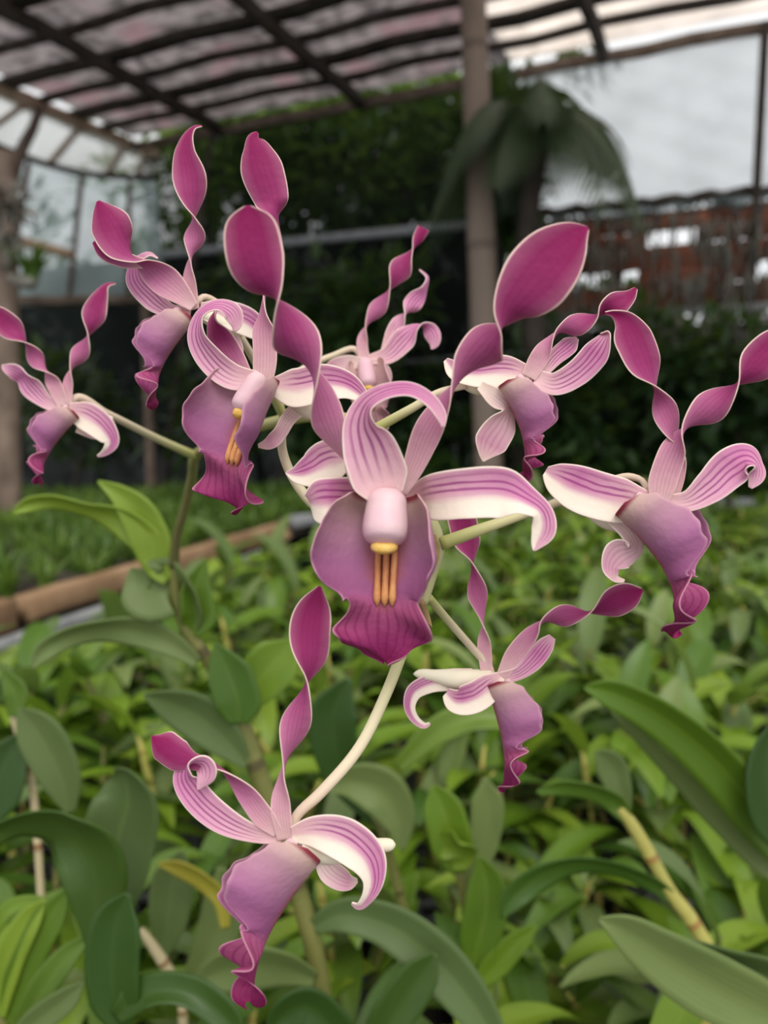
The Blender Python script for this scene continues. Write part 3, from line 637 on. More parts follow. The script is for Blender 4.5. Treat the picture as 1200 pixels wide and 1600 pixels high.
leaf_part(N, [(510, 1230, 0, 8, 0), (550, 1222, 8, 28, 0), (595, 1238, 14, 38, 0), (622, 1280, 16, 28, 0), (630, 1330, 18, 3, 0)], .63, MLEAFG)
leaf_part(N, [(600, 1300, 0, 8, 0), (530, 1190, 4, 34, 0), (520, 1120, 8, 38, 0), (545, 1060, 10, 5, 0)], .66, MLEAFD)
leaf_part(N, [(620, 1200, 0, 9, 0), (690, 1140, 6, 24, 20), (760, 1120, 10, 26, 30), (830, 1140, 14, 5, 20)], .62, MLEAF)

# ------------------------------------------------------------------ the shade house around it
def hit(x, y, z):
    "world point where the view ray through photo pixel (x, y) meets the height z"
    d = at(x, y, 1.0) - CAM
    return CAM + d * ((z - CAM.z) / d.z)
Ud = Vector((-.91, .415, 0)).normalized(); Vd = Vector((.415, .91, 0)).normalized(); UP = Vector((0, 0, 1))
EA = at(760, 120, 5.0); ZR = EA.z
W0 = Vector((EA.x, EA.y, 0))                       # foot of the far wall under the eave
def wp(x, y, off=0.0):
    "point of the far wall plane seen at pixel (x, y)"
    d = at(x, y, 1.0) - CAM; n = Vd
    return CAM + d * ((W0 - n * off - CAM).dot(n) / d.dot(n))

MWOOD = mat_simple('weathered_wood', [(.3, (.085, .06, .045)), (.55, (.15, .11, .085)), (.8, (.24, .18, .14))], 9, .75, .2, .4)
MPOST = mat_cane('bamboo_post', (.22, .165, .13), (.17, .13, .105), (.12, .09, .07))
MPOLE = mat_simple('pale_pole', [(.3, (.30, .21, .14)), (.7, (.46, .34, .25))], 8, .7, .2, .3)
MPLANK = mat_simple('bench_plank', [(.3, (.20, .12, .065)), (.55, (.30, .19, .11)), (.8, (.40, .28, .18))], 7, .75, .2, .4)
MDARKW = mat_simple('dark_timber', [(.3, (.030, .024, .020)), (.7, (.075, .06, .05))], 9, .8, .15, .4)
MRAIL = mat_simple('galvanised_rail', [(.3, (.20, .21, .22)), (.7, (.32, .33, .34))], 12, .5, .4, .1)
MRUST = mat_simple('rusty_board', [(.3, (.06, .035, .028)), (.5, (.26, .10, .06)), (.75, (.10, .055, .045))], 6, .85, .15, .4, hue_rand=.9)
MGROUND = mat_simple('soil', [(.3, (.018, .016, .010)), (.7, (.05, .042, .028))], 6, .95, .1, .6)
MGRASS = mat_leaf('grass_blade', (.05, .11, .015), (.09, .17, .025), (.15, .24, .04), trans=.3)
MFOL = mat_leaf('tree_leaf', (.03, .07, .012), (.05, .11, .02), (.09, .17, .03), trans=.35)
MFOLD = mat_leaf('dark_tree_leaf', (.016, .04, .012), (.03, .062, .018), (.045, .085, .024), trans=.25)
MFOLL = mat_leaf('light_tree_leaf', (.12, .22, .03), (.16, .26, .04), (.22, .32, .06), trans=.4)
MPALM = mat_leaf('palm_leaflet', (.035, .06, .03), (.05, .08, .04), (.06, .09, .045), trans=.2)
MROOT = mat_simple('hanging_root', [(.3, (.10, .095, .08)), (.7, (.22, .21, .18))], 20, .9, .1, .2)

def mat_net(name, col, transp, transl=.5, scale=9.0, var=.5, tint=None, weave=True):
    t = NT(name); o = t.obj()
    nz = t.noise(scale, 4, o)
    c = t.mix(t.math('MULTIPLY', t.smooth(nz, .35, .7), var), col, tuple(min(1, x * .45) for x in col))
    if tint: c = t.mix(t.smooth(t.noise(scale * .35, 3, o), .5, .65), c, tint)
    d = t.n('ShaderNodeBsdfDiffuse'); t.val(d.inputs[0], c)
    tl = t.n('ShaderNodeBsdfTranslucent'); t.val(tl.inputs[0], c)
    m1 = t.n('ShaderNodeMixShader'); m1.inputs[0].default_value = transl; t.l(d.outputs[0], m1.inputs[1]); t.l(tl.outputs[0], m1.inputs[2])
    tr = t.n('ShaderNodeBsdfTransparent')
    m2 = t.n('ShaderNodeMixShader')
    t.val(m2.inputs[0], t.math('ADD', t.math('MULTIPLY', t.noise(scale * 2, 3, o), .2), 1 - transp - .1))
    t.l(tr.outputs[0], m2.inputs[1]); t.l(m1.outputs[0], m2.inputs[2])
    t.l(m2.outputs[0], t.out.inputs[0]); return t.m

MNETW = mat_net('white_net', (.88, .91, .94), .55, .85, 2.2, .35)
MNETD = mat_net('dark_net', (.016, .02, .018), .56, .3, 3.0, .3)
MNETL = mat_net('dense_dark_net', (.016, .02, .018), .10, .2, 3.0, .3)
MNETT = mat_net('grey_net', (.46, .56, .56), .30, .8, 3.0, .45)
MROOF = mat_net('roof_sheet', (.42, .385, .39), .10, .85, 9.0, .95, (.42, .32, .335))
MCLEAR = mat_net('clear_sheet', (.95, .96, .90), .60, .95, 2.0, .1)
MROOFC = mat_net('clear_roof_sheet', (.88, .80, .74), .30, .9, 4.0, .3)

def struct(name, geo, mat, **kw):
    V, F, UV = geo
    o = new_obj(name, V, F, mat, None, UV, **kw); o['kind'] = 'structure'; return o
def quad_sheet(a, b, c, d, nu=24, nv=12, wob=.0):
    V = []; UV = []
    n = (b - a).cross(d - a).normalized()
    for i in range(nv + 1):
        for j in range(nu + 1):
            p = a.lerp(b, j / nu).lerp(d.lerp(c, j / nu), i / nv)
            V.append(p + n * (wob * math.sin(j * .9 + i * .5) * math.sin(i * 1.1))); UV.append((j / nu, i / nv))
    return V, grid_faces(nv + 1, nu + 1), UV

# ground
struct('floor', quad_sheet(Vector((-9, -2, 0)), Vector((9, -2, 0)), Vector((9, 16, 0)), Vector((-9, 16, 0)), 30, 30, .01), MGROUND, solid=.02)

# roof: sheets on battens on rafters, edge along the far wall
def rp(u, v, dz=0.0): return Vector((EA.x, EA.y, ZR + dz)) + Ud * u - Vd * v
USPLIT = -.15
PA, PB = hit(-70, 110, ZR + .0), hit(243, 247, ZR + .0); UE = (PB - EA).dot(Ud)
struct('ceiling', quad_sheet(rp(USPLIT, -.05, .09), rp(UE, -.05, .09), rp(UE, 3.4, .09), rp(USPLIT, 3.4, .09), 60, 30, .012), MROOF, solid=.006)
struct('ceiling_clear', quad_sheet(rp(-4.5, -.05, .09), rp(USPLIT, -.05, .09), rp(USPLIT, 3.4, .09), rp(-4.5, 3.4, .09), 60, 30, .012), MROOFC, solid=.006)
g = 'roof battens'
for k, v in enumerate([.28, .56, .86, 1.15, 1.5, 1.85, 2.2, 2.6, 3.0]):
    o = new_obj('roof_batten', *[*bar(rp(-4.5, v, .045), rp(UE, v, .045), .065 + .05 * (k % 2), .04, nseg=20, wob=.010)][:2], MDARKW)
    tag(o, 'dark timber batten running across under the mottled roof sheets', 'batten', g)
for k, u in enumerate([-2.3, -.75, .9, 2.1]):
    o = new_obj('rafter', *[*bar(rp(u, -.02, -.02), rp(u, 3.4, -.02), .06, .08, nseg=14, wob=.01)][:2], MDARKW)
    tag(o, 'dark rafter crossing below the roof battens', 'rafter', 'roof rafters')
o = new_obj('eave_beam', *[*bar(rp(-4.5, 0, -.02), rp(UE, 0, -.02), .05, .065, nseg=30, wob=.006)][:2], MWOOD); tag(o, 'long weathered beam along the far edge of the roof', 'beam')

# far wall: dark shade net, white net above the boards at the right
zt = ZR - .02
def wfoot(x, y, z):
    p = wp(x, y, 0); return Vector((p.x, p.y, z))
uL = wp(-330, 600); xs = wp(792, 340)
a = Vector((uL.x, uL.y, 0)); b = Vector((xs.x, xs.y, 0)); e = wp(1330, 600); e = Vector((e.x, e.y, 0)); zb = wp(792, 340).z
zm = wp(500, 372).z; a2 = wp(236, 600); a2 = Vector((a2.x, a2.y, 0))
struct('wall_back', quad_sheet(a, b, b + UP * zm, a + UP * zm, 40, 20, .02), MNETL, solid=.004)
struct('wall_back_upper', quad_sheet(a2 + UP * zm, b + UP * zm, b + UP * zt, a2 + UP * zt, 40, 20, .02), MNETD, solid=.004)
struct('wall_right', quad_sheet(b, e, e + UP * (zb - .75), b + UP * (zb - .75), 30, 12, .02), MNETL, solid=.004)
o = new_obj('white_shade_net', *quad_sheet(b + UP * zb, e + UP * zb, e + UP * zt, b + UP * zt, 40, 20, .015)[:2], MNETW); tag(o, 'large pale translucent shade net stretched under the eave at the right', 'net')
s_ = o.modifiers.new('thickness', 'SOLIDIFY'); s_.thickness = .003
q = wp(1195, 60, .06); o = new_obj('net_post', *[*bar(Vector((q.x, q.y, 0)), Vector((q.x, q.y, zt)), .05, .05, up=Vd)][:2], MDARKW); tag(o, 'thin dark post at the right end of the white net', 'post')
V, F, UV = bar(wp(792, 340, .03), wp(1330, 285, .03), .05, .06, nseg=30, wob=.01); o = new_obj('net_rail', V, F, MDARKW); tag(o, 'dark rail along the lower edge of the white net', 'rail')
mb = MB(); rr = random.Random(3)
for i in range(90):
    t = i / 89; p = wp(792, 340, .05).lerp(wp(1330, 285, .05), t); h = rr.uniform(.05, .12)
    mb.add(*tube_world([p, p + Vector((rr.uniform(-.01, .01), 0, -h * .5)), p + Vector((rr.uniform(-.02, .02), 0, -h))], [.012, .011, .006], 5))
o = mb.build('net_fringe', MNETT); tag(o, 'ragged grey net fringe hanging below the white net', 'fringe', kind='stuff')

# rusty boards with gaps of daylight
q = wp(846, 490, .03); bw = Root('board_wall', (q.x, q.y, 0)); tag(bw.o, 'wall of rust-brown boards with bits of daylight between them below the white net', 'wall')
for (y0, y1, sk) in [(346, 377, .03), (376, 402, .5), (400, 434, .03), (432, 459, .5), (457, 496, .0)]:
    x = 800
    sl = lambda X: -.10 * (X - 850) * (1 - (y0 - 335) / 330)
    while x < 1300:
        x2 = min(x + rr.uniform(26, 90), 1320)
        if rr.random() > sk:
            ya, yb2 = y0 + rr.uniform(-2, 3), y1 + rr.uniform(-4, 3)
            Pq = [wp(x, ya + sl(x), .02), wp(x2 + 1, ya + sl(x2), .02), wp(x2 + 1, yb2 + sl(x2), .02), wp(x, yb2 + sl(x), .02)]
            bw.part('board', quad_sheet(*Pq, 6, 3, .006), MRUST, solid=.02)
        x = x2
for X in (800, 960, 1130, 1310):
    q = wp(X, 600, -.03); bw.part('upright', bar(Vector((q.x, q.y, 0)), Vector((q.x, q.y, wp(X, 340).z)), .06, .05, up=Vd), MDARKW)
mb = MB()
for i in range(420):
    x = rr.uniform(812, 1290); y = rr.choice([345, 380, 430, 482, 495]) + rr.uniform(-12, 12); p = wp(x, y, rr.uniform(.06, .2)); h = rr.uniform(.06, .26)
    pts = [p + Vector((rr.uniform(-.012, .012), 0, -h * q_ / 4)) for q_ in range(5)]
    mb.add(*tube_world(pts, [.006, .009, .008, .006, .003], 5))
o = mb.build('hanging_roots', MROOT); tag(o, 'grey tangle of aerial roots hanging in front of the rusty boards', 'roots', kind='stuff')
V, F, UV = bar(wp(838, 500, .08), wp(1330, 470, .08), .035, .04, nseg=20, wob=.006); o = new_obj('cross_rail', V, F, MRAIL); tag(o, 'thin grey rail below the rusty boards', 'rail')

# posts, rails
def post(name, x0, y0, x1, y1, Z, w, mat, label, cat='post', foot=True, seg=18):
    top = at(x0, y0, Z); bot = at(x1, y1, Z)
    if foot: bot = top + (bot - top) * ((top.z) / (top.z - bot.z))
    n = 24; pts = [bot.lerp(top, i / n) for i in range(n + 1)]
    r = w / 2 * Z / FPX
    V, F, UV = tube_world(pts, [r * (1.05 - .1 * i / n + .03 * (1 if i % 5 == 0 else 0)) for i in range(n + 1)], seg)
    o = new_obj(name, V, F, mat, None, UV); return tag(o, label, cat)
post('bamboo_post', 738, -40, 764, 740, 4.05, 43, MPOST, 'thick brown bamboo post in the middle holding up the roof')
post('bamboo_post', 8, 240, 14, 745, 3.3, 36, MWOOD, 'grey-brown post at the left edge under the pale pole')
post('wood_stake', 228, 470, 235, 700, 5.0, 16, MWOOD, 'thin upright stake in the dark behind the left flowers')
post('wood_stake', 330, 215, 300, 430, 5.4, 10, MDARKW, 'thin dark pole slanting down from the eave at the left')
V, F, UV = tube_world([wp(250, 398, .3).lerp(wp(740, 350, .3), i / 12) for i in range(13)], [.03] * 13, 10)
o = new_obj('pipe_rail', V, F, MRAIL, None, UV); tag(o, 'pale pipe rail crossing the dark net behind the tall petals', 'rail')
V, F, UV = tube_world([wp(300, 590, .3).lerp(wp(840, 550, .3), i / 12) for i in range(13)], [.012] * 13, 8)
o = new_obj('wire_rail', V, F, MRAIL, None, UV); tag(o, 'thin wire crossing low in front of the dark net', 'rail')
V, F, UV = bar(at(30, 470, 4.6), at(230, 468, 5.0), .05, .05, nseg=8, wob=.004); o = new_obj('cross_bar', V, F, MWOOD); tag(o, 'wooden cross bar joined to the thin stake at the left', 'bar')

# bay at the left with the pale pole
A, B = PA, PB
V, F, UV = tube_world([A.lerp(B, i / 20) for i in range(21)], [.060 + .006 * math.sin(i * 1.3) for i in range(21)], 14)
o = new_obj('pale_pole', V, F, MPOLE, None, UV); tag(o, 'pale peeled pole sloping away below the roof at the left', 'pole')
r0, r1 = at(-150, 150, 4.6), at(245, 277, 6.0)
V, F, UV = tube_world([r0.lerp(r1, i / 20) + UP * (-.15 * math.sin(math.pi * i / 20)) for i in range(21)], [.022] * 21, 10)
o = new_obj('sagging_cable', V, F, MDARKW, None, UV); tag(o, 'dark sagging cable below the pale pole', 'cable')
V, F, UV = quad_sheet(A + UP * .03, B + UP * .03, r1 + UP * .02, r0 + UP * .02, 24, 4)
V = [v + UP * (-.15 * math.sin(math.pi * UV[i][0]) * UV[i][1]) for i, v in enumerate(V)]
o = new_obj('clear_sheet', V, F, MCLEAR, None, UV); tag(o, 'bright clear sheet between the pale pole and the sagging cable', 'sheet')
s_ = o.modifiers.new('thickness', 'SOLIDIFY'); s_.thickness = .003
for (t0, t1) in ((.30, .24), (.56, .50), (.80, .75), (.93, .90)):
    V, F, UV = bar(A.lerp(B, t0), r0.lerp(r1, t1) + UP * (-.15 * math.sin(math.pi * t1)), .05, .03, nseg=4); o = new_obj('short_rafter', V, F, MPOLE)
    tag(o, 'short pale rafter between the pale pole and the sagging cable', 'rafter', 'short rafters at the left')
s0, s1 = at(-200, 500, 5.2), at(256, 455, 6.0)
mb = MB(); V, F, UV = quad_sheet(r0 + UP * -.01, r1 + UP * -.01, s1, s0, 24, 12, .03)
V = [v + UP * (-.15 * math.sin(math.pi * UV[i][0]) * (1 - UV[i][1])) for i, v in enumerate(V)]
o = new_obj('grey_shade_net', V, F, MNETT, None, UV); tag(o, 'grey green shade net sloping down from the sagging cable at the left', 'net')
for k_ in range(4):
    t = .2 + k_ * .22; V, F, UV = bar(r0.lerp(r1, t) + UP * (-.15 * math.sin(math.pi * t) - .03), s0.lerp(s1, t) - UP * .02, .03, .03, nseg=4); o = new_obj('net_batten', V, F, MWOOD)
    tag(o, 'thin wooden batten under the sloping grey net', 'batten', 'battens of the grey net')
V, F, UV = bar(PA.lerp(PB, .36), at(6, 300, 3.36), .05, .05, nseg=6, wob=.004); o = new_obj('brace', V, F, MWOOD); tag(o, 'slanting wooden brace between the left post and the pale pole', 'brace')
V, F, UV = bar(at(14, 372, 3.36), at(112, 398, 3.6), .04, .04, nseg=4); o = new_obj('short_bar', V, F, MPOLE); tag(o, 'short pale bar beside the left post at the foot of the grey net', 'bar')

# ------------------------------------------------------------------ leaf clouds: trees, shrubs, tufts
def leaf_cloud(n, rx, ry, rz, size, seed, flat=.5, shell=.35, droop=.2):
    rg = random.Random(seed); mb = MB()
    lobes = [(Vector((rg.uniform(-.6, .6) * rx, rg.uniform(-.6, .6) * ry, rg.uniform(-.55, .6) * rz)), rg.uniform(.35, .6)) for _ in range(9)]
    for i in range(n):
        c, rad = rg.choice(lobes)
        d = Vector((rg.gauss(0, 1), rg.gauss(0, 1), rg.gauss(0, 1))).normalized()
        p = c + Vector((d.x * rx, d.y * ry, d.z * rz)) * rad * (shell + (1 - shell) * rg.random() ** .4)
        s = size * rg.uniform(.6, 1.3)
        ax = (d + Vector((rg.uniform(-1, 1), rg.uniform(-1, 1), rg.uniform(-.8, .4) - droop))).normalized()
        sd = ax.cross(Vector((rg.uniform(-.4, .4), rg.uniform(-.4, .4), 1))).normalized() * (s * .22); nn = ax.cross(sd).normalized()
        mb.add([p, p + ax * s * .45 + sd + nn * s * .05, p + ax * s * .5 - nn * s * .03, p + ax * s * .45 - sd + nn * s * .05, p + ax * s - nn * s * .12],
               [(0, 1, 2), (0, 2, 3), (1, 4, 2), (2, 4, 3)], [(.5, 0), (0, .5), (.5, .5), (1, .5), (.5, 1)])
    return mb
def tree(name, foot, zc, rx, ry, rz, n, size, mat, label, cat, seed, trunk=.06, kind=None):
    r = empty(name, foot); tag(r, label, cat, kind=kind)
    mb = leaf_cloud(n, rx, ry, rz, size, seed); h = zc - foot.z
    new_obj('foliage', [v + Vector((0, 0, h)) for v in mb.v], mb.f, mat, r, mb.uv, smooth=False)
    pts = [Vector((.04 * math.sin(i * 1.1 + seed), .04 * math.cos(i * .9 + seed) - .04, h * 1.1 * i / 8)) for i in range(9)]
    V, F, UV = tube_world(pts, [trunk * (1.1 - .08 * i) for i in range(9)], 10); new_obj('trunk', V, F, MDARKW, r, UV)
    return r
def beyond(x, y, off):  # ground point straight below the wall-plane point, off metres outside
    p = wp(x, y, -off); return Vector((p.x, p.y, 0)), p.z
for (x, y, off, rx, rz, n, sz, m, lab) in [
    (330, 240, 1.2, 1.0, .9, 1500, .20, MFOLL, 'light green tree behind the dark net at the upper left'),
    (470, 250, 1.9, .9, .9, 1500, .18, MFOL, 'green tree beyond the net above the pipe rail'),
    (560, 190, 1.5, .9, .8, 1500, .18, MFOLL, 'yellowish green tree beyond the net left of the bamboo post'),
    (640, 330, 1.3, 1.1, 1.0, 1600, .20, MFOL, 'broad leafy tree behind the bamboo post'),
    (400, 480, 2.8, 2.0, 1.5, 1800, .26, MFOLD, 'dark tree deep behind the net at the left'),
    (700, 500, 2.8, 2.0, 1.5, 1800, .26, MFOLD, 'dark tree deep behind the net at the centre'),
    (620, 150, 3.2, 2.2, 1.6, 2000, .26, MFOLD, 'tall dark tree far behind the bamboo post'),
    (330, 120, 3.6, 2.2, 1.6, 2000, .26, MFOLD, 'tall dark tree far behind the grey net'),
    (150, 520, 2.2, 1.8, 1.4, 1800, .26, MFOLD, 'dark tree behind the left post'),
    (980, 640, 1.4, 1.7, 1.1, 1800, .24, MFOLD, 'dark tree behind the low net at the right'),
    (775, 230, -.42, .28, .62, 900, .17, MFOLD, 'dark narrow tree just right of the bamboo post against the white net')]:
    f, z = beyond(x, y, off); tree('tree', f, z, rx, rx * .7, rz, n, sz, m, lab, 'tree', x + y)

# palm in front of the white net
f, z = beyond(836, 185, -.95)
palm = empty('palm_tree', f); tag(palm, 'palm with drooping grey-green fronds against the white net', 'palm tree')
V, F, UV = tube_world([Vector((.03 * math.sin(i), 0, z * i / 14)) for i in range(15)], [.08 - .002 * i for i in range(15)], 12); new_obj('trunk', V, F, MDARKW, palm, UV)
rg = random.Random(5)
for k in range(13):
    an = k * 2 * math.pi / 13 + .25; d = Vector((math.cos(an), math.sin(an), 0)); Lf = rg.uniform(.55, .78); el = rg.uniform(.2, .9)
    mb = MB(); pts = []
    for i in range(15):
        t = i / 14; pts.append(Vector((0, 0, z)) + d * (Lf * t * (1 - .18 * t)) + UP * (Lf * (el * t - 1.15 * t * t)))
    mb.add(*tube_world(pts, [.012 * (1.1 - t_ / 15) for t_ in range(15)], 6))
    for i in range(1, 15):
        for e in (-1, 1):
            for q_ in (0, .5):
                p = pts[i - 1].lerp(pts[i], q_ + .25); T = (pts[i] - pts[i - 1]).normalized(); s_ = T.cross(UP).normalized() * e
                l = .30 * math.sin(math.pi * (.12 + .85 * i / 15)) ; ax = (s_ * .75 + T * .55 - UP * .45).normalized(); w = T * .014
                mb.add([p - w, p + w, p + ax * l * .6 + w * .8 - UP * l * .08, p + ax * l * .6 - w * .8 - UP * l * .08, p + ax * l - UP * l * .3], [(0, 1, 2, 3), (3, 2, 4)], [(0, 0), (1, 0), (1, .6), (0, .6), (.5, 1)])
    mb.build('frond', MPALM, palm)

# shrubs and undergrowth at the foot of the far net, inside
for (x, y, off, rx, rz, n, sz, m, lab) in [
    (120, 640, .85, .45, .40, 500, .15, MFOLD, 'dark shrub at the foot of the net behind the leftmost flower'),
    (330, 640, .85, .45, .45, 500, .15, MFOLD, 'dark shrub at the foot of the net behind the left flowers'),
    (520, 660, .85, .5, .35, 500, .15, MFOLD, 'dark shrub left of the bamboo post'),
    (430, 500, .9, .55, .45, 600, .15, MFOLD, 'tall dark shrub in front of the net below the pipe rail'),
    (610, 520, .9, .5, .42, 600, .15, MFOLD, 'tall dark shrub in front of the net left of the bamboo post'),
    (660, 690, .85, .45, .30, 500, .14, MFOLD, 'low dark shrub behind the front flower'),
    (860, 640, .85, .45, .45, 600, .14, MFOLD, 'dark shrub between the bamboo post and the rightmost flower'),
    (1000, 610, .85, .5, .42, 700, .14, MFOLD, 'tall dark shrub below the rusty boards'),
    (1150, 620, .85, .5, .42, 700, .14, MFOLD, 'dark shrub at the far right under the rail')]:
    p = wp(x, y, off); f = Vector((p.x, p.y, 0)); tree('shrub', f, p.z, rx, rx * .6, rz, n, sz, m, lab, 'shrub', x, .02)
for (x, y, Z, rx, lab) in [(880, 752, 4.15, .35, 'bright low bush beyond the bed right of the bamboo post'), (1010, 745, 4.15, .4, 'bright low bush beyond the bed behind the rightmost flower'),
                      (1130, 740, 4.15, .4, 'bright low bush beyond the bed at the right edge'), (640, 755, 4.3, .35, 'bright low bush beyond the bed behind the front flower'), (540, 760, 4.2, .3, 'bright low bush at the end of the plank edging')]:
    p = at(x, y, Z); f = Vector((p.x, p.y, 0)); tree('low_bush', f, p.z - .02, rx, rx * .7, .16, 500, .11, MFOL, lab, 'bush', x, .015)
p = at(50, 440, 3.15); hp = empty('hanging_fern', p); tag(hp, 'tuft of bright green fern tied to the left post', 'fern')
def tuft(n, L, spread, seed, w=.006):
    rg = random.Random(seed); mb = MB()
    for i in range(n):
        an = rg.uniform(0, 6.283); d = Vector((math.cos(an), math.sin(an), 0)); l = L * rg.uniform(.6, 1.2); s = spread * rg.random() ** .6
        b = d * rg.uniform(0, L * .18); sd = Vector((-d.y, d.x, 0)) * w * rg.uniform(.7, 1.3)
        V = []; UV = []
        for j in range(6):
            t = j / 5; c = b + d * (l * s * t * t * .9) + UP * (l * t * (1 - .35 * s * t)); k_ = (1 - t ** 2) * .9 + .08
            V += [c - sd * k_, c + d * (.15 * w), c + sd * k_]; UV += [(0, t), (.5, t), (1, t)]
        mb.add(V, grid_faces(6, 3), UV)
    return mb
mb = tuft(70, .16, 1.0, 3, .008); mb.build('fronds', MGRASS, hp)
V, F, UV = tube_world([Vector((-.10, 0, .02)), Vector((-.05, 0, 0)), Vector((0, 0, 0)), Vector((.03, 0, .01))], [.012, .03, .035, .01], 8); new_obj('root_ball', V, F, MROOT, hp, UV)
p = at(14, 330, 3.15); hm = empty('mounted_plant', p); tag(hm, 'dry brown clump of roots tied high on the left post', 'plant')
mb = MB(); rg = random.Random(9)
for i in range(60):
    q_ = Vector((rg.gauss(0, .03), rg.gauss(0, .02), rg.uniform(-.16, .14))); mb.add(*tube_world([q_, q_ + Vector((rg.uniform(-.03, .03), rg.uniform(-.03, 0), -.04)), q_ + Vector((rg.uniform(-.05, .05), 0, -.10))], [.006, .006, .003], 5))
mb.build('roots', MROOT, hm); leaf_cloud(50, .06, .04, .12, .08, 4).build('leaves', MWOOD, hm, smooth=False)

# ------------------------------------------------------------------ benches
PL0, PL1 = hit(20, 938, CAM.z - .40), hit(446, 818, CAM.z - .40)
pdir = (PL1 - PL0).normalized()
def lineX(y): return PL0.x + (y - PL0.y) * (PL1.x - PL0.x) / (PL1.y - PL0.y)
def plank(name, p, q, w, h, mat, label, cat='plank', group=None):
    V, F, UV = bar(p, q, w, h, nseg=10, wob=.002); o = new_obj(name, V, F, mat); return tag(o, label, cat, group)
plank('edge_plank', PL0 + pdir * .02 - UP * .025, PL1 - UP * .02, .045, .06, MPLANK, 'long brown plank edging the seedling bench, topmost of the edging')
plank('edge_plank', PL0 - pdir * .75 - UP * .03, PL0 - pdir * .015 - UP * .03, .05, .075, MPLANK, 'brown plank end at the left margin in line with the long plank')
plank('lower_rail', PL0 - pdir * .8 - UP * .085 + Vector((.05, 0, 0)), PL1 - pdir * .15 - UP * .075 + Vector((.05, 0, 0)), .03, .035, MRAIL, 'grey rail running below the long brown plank')
plank('lower_plank', PL0 - pdir * .8 - UP * .16 + Vector((.02, 0, 0)), PL1 - UP * .14 + Vector((.02, 0, 0)), .03, .05, MPLANK, 'second brown plank under the grey rail')
plank('diagonal_strut', PL1 - UP * .03 + Vector((.02, -.05, 0)), hit(388, 880, BENCH + .12), .035, .035, MPLANK, 'short wooden strut slanting from the far end of the long plank')
yb = 3.78
zb_ = CAM.z - .41
plank('bed_rail', Vector((PL1.x, PL1.y + .1, zb_)), Vector((.1, yb, zb_)), .05, .05, MRAIL, 'grey rail at the back of the bed left of the bamboo post')
plank('bed_rail', Vector((.7, yb + .05, zb_)), Vector((3.0, yb + .12, zb_)), .06, .06, MRAIL, 'grey rail at the back of the bed at the right edge')

def bench(name, pts, z, label):
    V = [Vector((x, y, z)) for x, y in pts] + [Vector((x, y, z - .03)) for x, y in pts]; n = len(pts)
    r = empty(name, Vector((pts[0][0], pts[0][1], 0))); tag(r, label, 'bench'); L0 = r.location
    new_obj('bench_top', [v - L0 for v in V], [tuple(range(n)), tuple(range(2 * n - 1, n - 1, -1))] + [(i, i + n, (i + 1) % n + n, (i + 1) % n) for i in range(n)], MDARKW, r, smooth=False)
    for (x, y) in pts: V, F, UV = bar(Vector((x * .97, y, 0)), Vector((x * .97, y, z - .03)), .06, .06, up=Vd, nseg=2); new_obj('leg', [v - L0 for v in V], F, MDARKW, r)
    return r
bench('plant_bench', [(lineX(.2) + .04, .2), (1.2, .2), (2.9, yb - .04), (lineX(yb) + .1, yb - .04)], BENCH, 'low dark bench under the crowd of green orchids')
ZS = CAM.z - .43
bench('seedling_bench', [(lineX(.9) - .04, .9), (lineX(4.9) - .04, 4.7), (-2.9, 4.7), (-2.2, .9)], ZS, 'bench of grassy seedlings at the left behind the long plank')

# seedlings on the left bench
protos = []
for s in range(5):
    r = empty('orchid_seedling', Vector((0, 0, -5))); tag(r, 'small grassy green seedling on the left bench', 'seedling', 'grassy seedlings on the left bench')
    a_ = tuft(34, .105, 1.0, 20 + s, .0055).build('leaves', MGRASS, r); protos.append((r, [a_]))
rg = random.Random(11); first = [True] * 5; cnt = 0
y = .95
while y < 4.65:
    xr = lineX(y) - .09; xl = max(-.56 * y - .12, -2.3 if y < 1.2 else -2.7)
    x = xr
    while x > xl and cnt < 290:
        k = rg.randrange(5); r, ch = protos[k]; px_, py_ = x + rg.uniform(-.025, .025), y + rg.uniform(-.03, .03)
        if first[k]: first[k] = False; o = r
        else:
            o = r.copy(); C.objects.link(o)
            for c_ in ch: c2 = c_.copy(); c2.parent = o; C.objects.link(c2)
        o.location = (px_, py_, ZS + .001); o.rotation_euler = (0, 0, rg.uniform(0, 6.28)); s_ = rg.uniform(.8, 1.25); o.scale = (s_, s_, s_); cnt += 1
        x -= .105
    y += .12

# the crowd of leafy orchids: canes with arching leaves in black pots
def blade(L, W, up, bend, roll, n=14, m=7):
    "leaf from the origin along +x, rising then arching over"
    V = []; UV = []; p = Vector((0, 0, 0)); an = up
    for i in range(n + 1):
        t = i / n; w = W * (math.sin(math.pi * min(1, t * .93 + .07)) ** .7) * (1 - .25 * t)
        if i == n: w = W * .04
        T = Vector((math.cos(an), 0, math.sin(an))); N_ = Vector((-math.sin(an), 0, math.cos(an)))
        for j in range(m):
            s = -1 + 2 * j / (m - 1); q_ = Vector((0, 1, 0)) * (w * s) + N_ * (w * .28 * abs(s))
            q_ = Matrix.Rotation(roll * t, 3, T) @ q_
            V.append(p + q_); UV.append((j / (m - 1), t))
        p = p + T * (L / n); an -= bend / n * (.4 + 1.2 * t)
    return V, grid_faces(n + 1, m), UV
rg = random.Random(21)
BL = []
for k in range(7):
    V, F, UV = blade(rg.uniform(.10, .155), rg.uniform(.015, .022), rg.uniform(.5, 1.15), rg.uniform(.7, 2.0), rg.uniform(-.5, .5))
    BL.append((V, F, UV))
LM = [MLEAF, MLEAFB, MLEAFG, MLEAFB, MLEAF]
plants = []
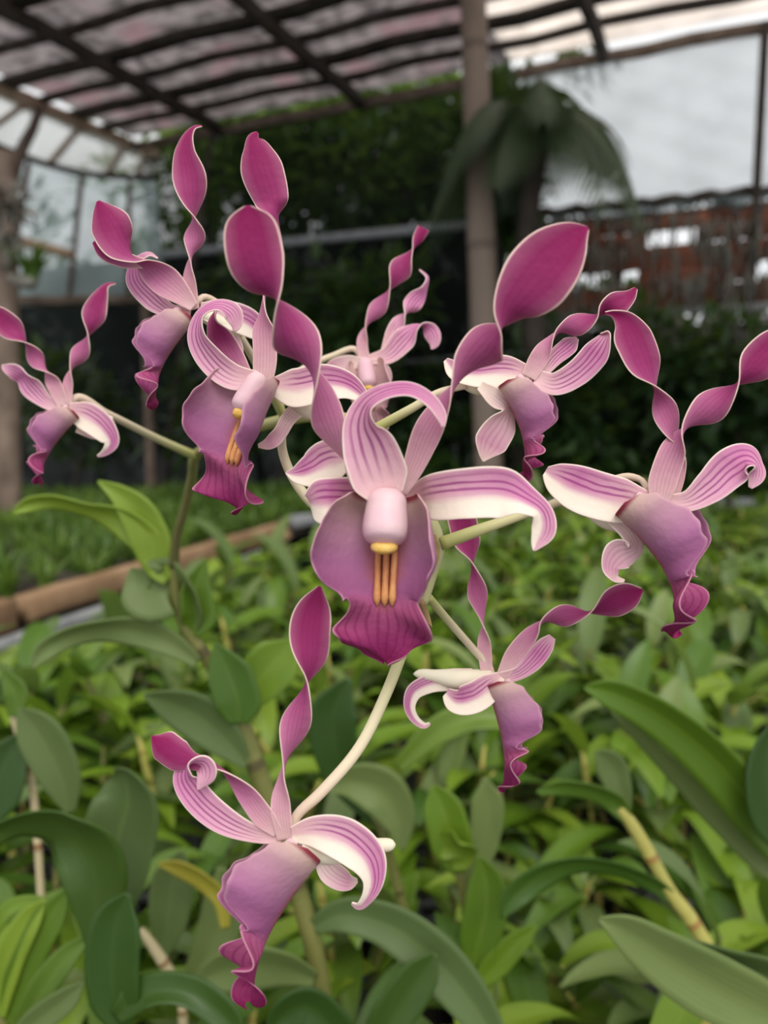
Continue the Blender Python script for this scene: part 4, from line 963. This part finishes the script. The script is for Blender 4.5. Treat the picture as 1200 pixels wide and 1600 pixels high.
def leafy(seed):
    rg = random.Random(seed); r = empty('leafy_orchid', Vector((0, 0, -5))); parts = []
    nc = 2 if seed % 3 else 3
    for c_ in range(nc):
        an = rg.uniform(0, 6.28); H = rg.uniform(.22, .31); lean = rg.uniform(.03, .10)
        pts = [Vector((math.cos(an) * (.012 + lean * (i / 10) ** 1.6), math.sin(an) * (.012 + lean * (i / 10) ** 1.6), .06 + (H - .06) * i / 10)) for i in range(11)]
        V, F, UV = tube_world(pts, [.0055 + .0015 * math.sin(i) - .0003 * i for i in range(11)], 8)
        parts.append(new_obj('cane', V, F, MCANE if rg.random() < .6 else MCANEY, r, UV))
        side = rg.uniform(0, 6.28); nl = rg.randint(5, 7)
        for q_ in range(nl):
            t = .45 + .55 * (q_ + .6) / nl; i0 = min(9, int(t * 10)); p = pts[i0].lerp(pts[i0 + 1], t * 10 - i0)
            V, F, UV = rg.choice(BL); mt = Matrix.Translation(p) @ Matrix.Rotation(side + q_ * math.pi + rg.uniform(-.4, .4), 4, 'Z') @ Matrix.Rotation(-rg.uniform(-.35, .15) - (.35 if q_ == nl - 1 else 0), 4, 'Y')
            parts.append(new_obj('leaf', [mt @ v for v in V], F, rg.choice(LM), r, UV))
    p = bpy.data.objects.new('pot', POT.data); C.objects.link(p); p.parent = r; parts.append(p)
    return r, parts
PR = [leafy(100 + k) for k in range(8)]; first = [True] * 8
rg = random.Random(33); y = .44; row = 0; cnt = 0
while y < 3.66:
    sp = .105 if y < 1.05 else .135 if y < 2 else .15
    x = lineX(y) + (.12 if y < .72 else .36) + (row % 2) * .06; xr = .52 * y + .14
    while x < xr:
        if x > -.54 * y - .16 and (y < .72 or x > lineX(y) + .32):
            k = rg.randrange(8); r, ch = PR[k]
            if first[k]: first[k] = False; o = r
            else:
                o = r.copy(); C.objects.link(o)
                for c_ in ch: c2 = c_.copy(); c2.parent = o; C.objects.link(c2)
            o.location = (x + rg.uniform(-.03, .03), y + rg.uniform(-.03, .03), BENCH + .001); o.rotation_euler = (0, 0, rg.uniform(0, 6.28))
            s_ = rg.uniform(.92, 1.15) if y > .8 else rg.uniform(.78, .9); o.scale = (s_, s_, s_)
            if y < .95: lab, gr = 'leafy green orchid without flowers crowded low among the nearest canes', 'leafy orchids in the near rows'
            elif y < 2: lab, gr = 'leafy green orchid without flowers in the middle of the crowded bed', 'leafy orchids in the middle rows'
            else: lab, gr = 'small-looking leafy orchid without flowers in the far rows of the bed', 'leafy orchids in the far rows'
            tag(o, lab, 'orchid', gr); cnt += 1
        x += sp
    y += sp * .95; row += 1
print('bed plants', cnt)

# ------------------------------------------------------------------ light
w = bpy.data.worlds.new('overcast_sky'); sc.world = w; w.use_nodes = True
t = w.node_tree; bg = t.nodes['Background']
tc = t.nodes.new('ShaderNodeTexCoord'); sp = t.nodes.new('ShaderNodeSeparateXYZ'); cr = t.nodes.new('ShaderNodeValToRGB')
t.links.new(tc.outputs['Generated'], sp.inputs[0]); t.links.new(sp.outputs[2], cr.inputs[0]); t.links.new(cr.outputs[0], bg.inputs[0])
el = cr.color_ramp.elements
el[0].position = 0.0; el[0].color = (.93, .96, 1.0, 1); el[1].position = .7; el[1].color = (1, .99, .97, 1)
bg.inputs[1].default_value = 1.0
sd = bpy.data.lights.new('sun', 'SUN'); so = bpy.data.objects.new('sun', sd); C.objects.link(so)
sd.energy = 2.3; sd.angle = R(40); sd.color = (1, .97, .92); so.rotation_euler = (R(38), R(10), R(0))
sc.view_settings.view_transform = 'Standard'; sc.view_settings.look = 'None'; sc.view_settings.gamma = 1; sc.view_settings.use_curve_mapping = False
sc.view_settings.exposure = 0.15
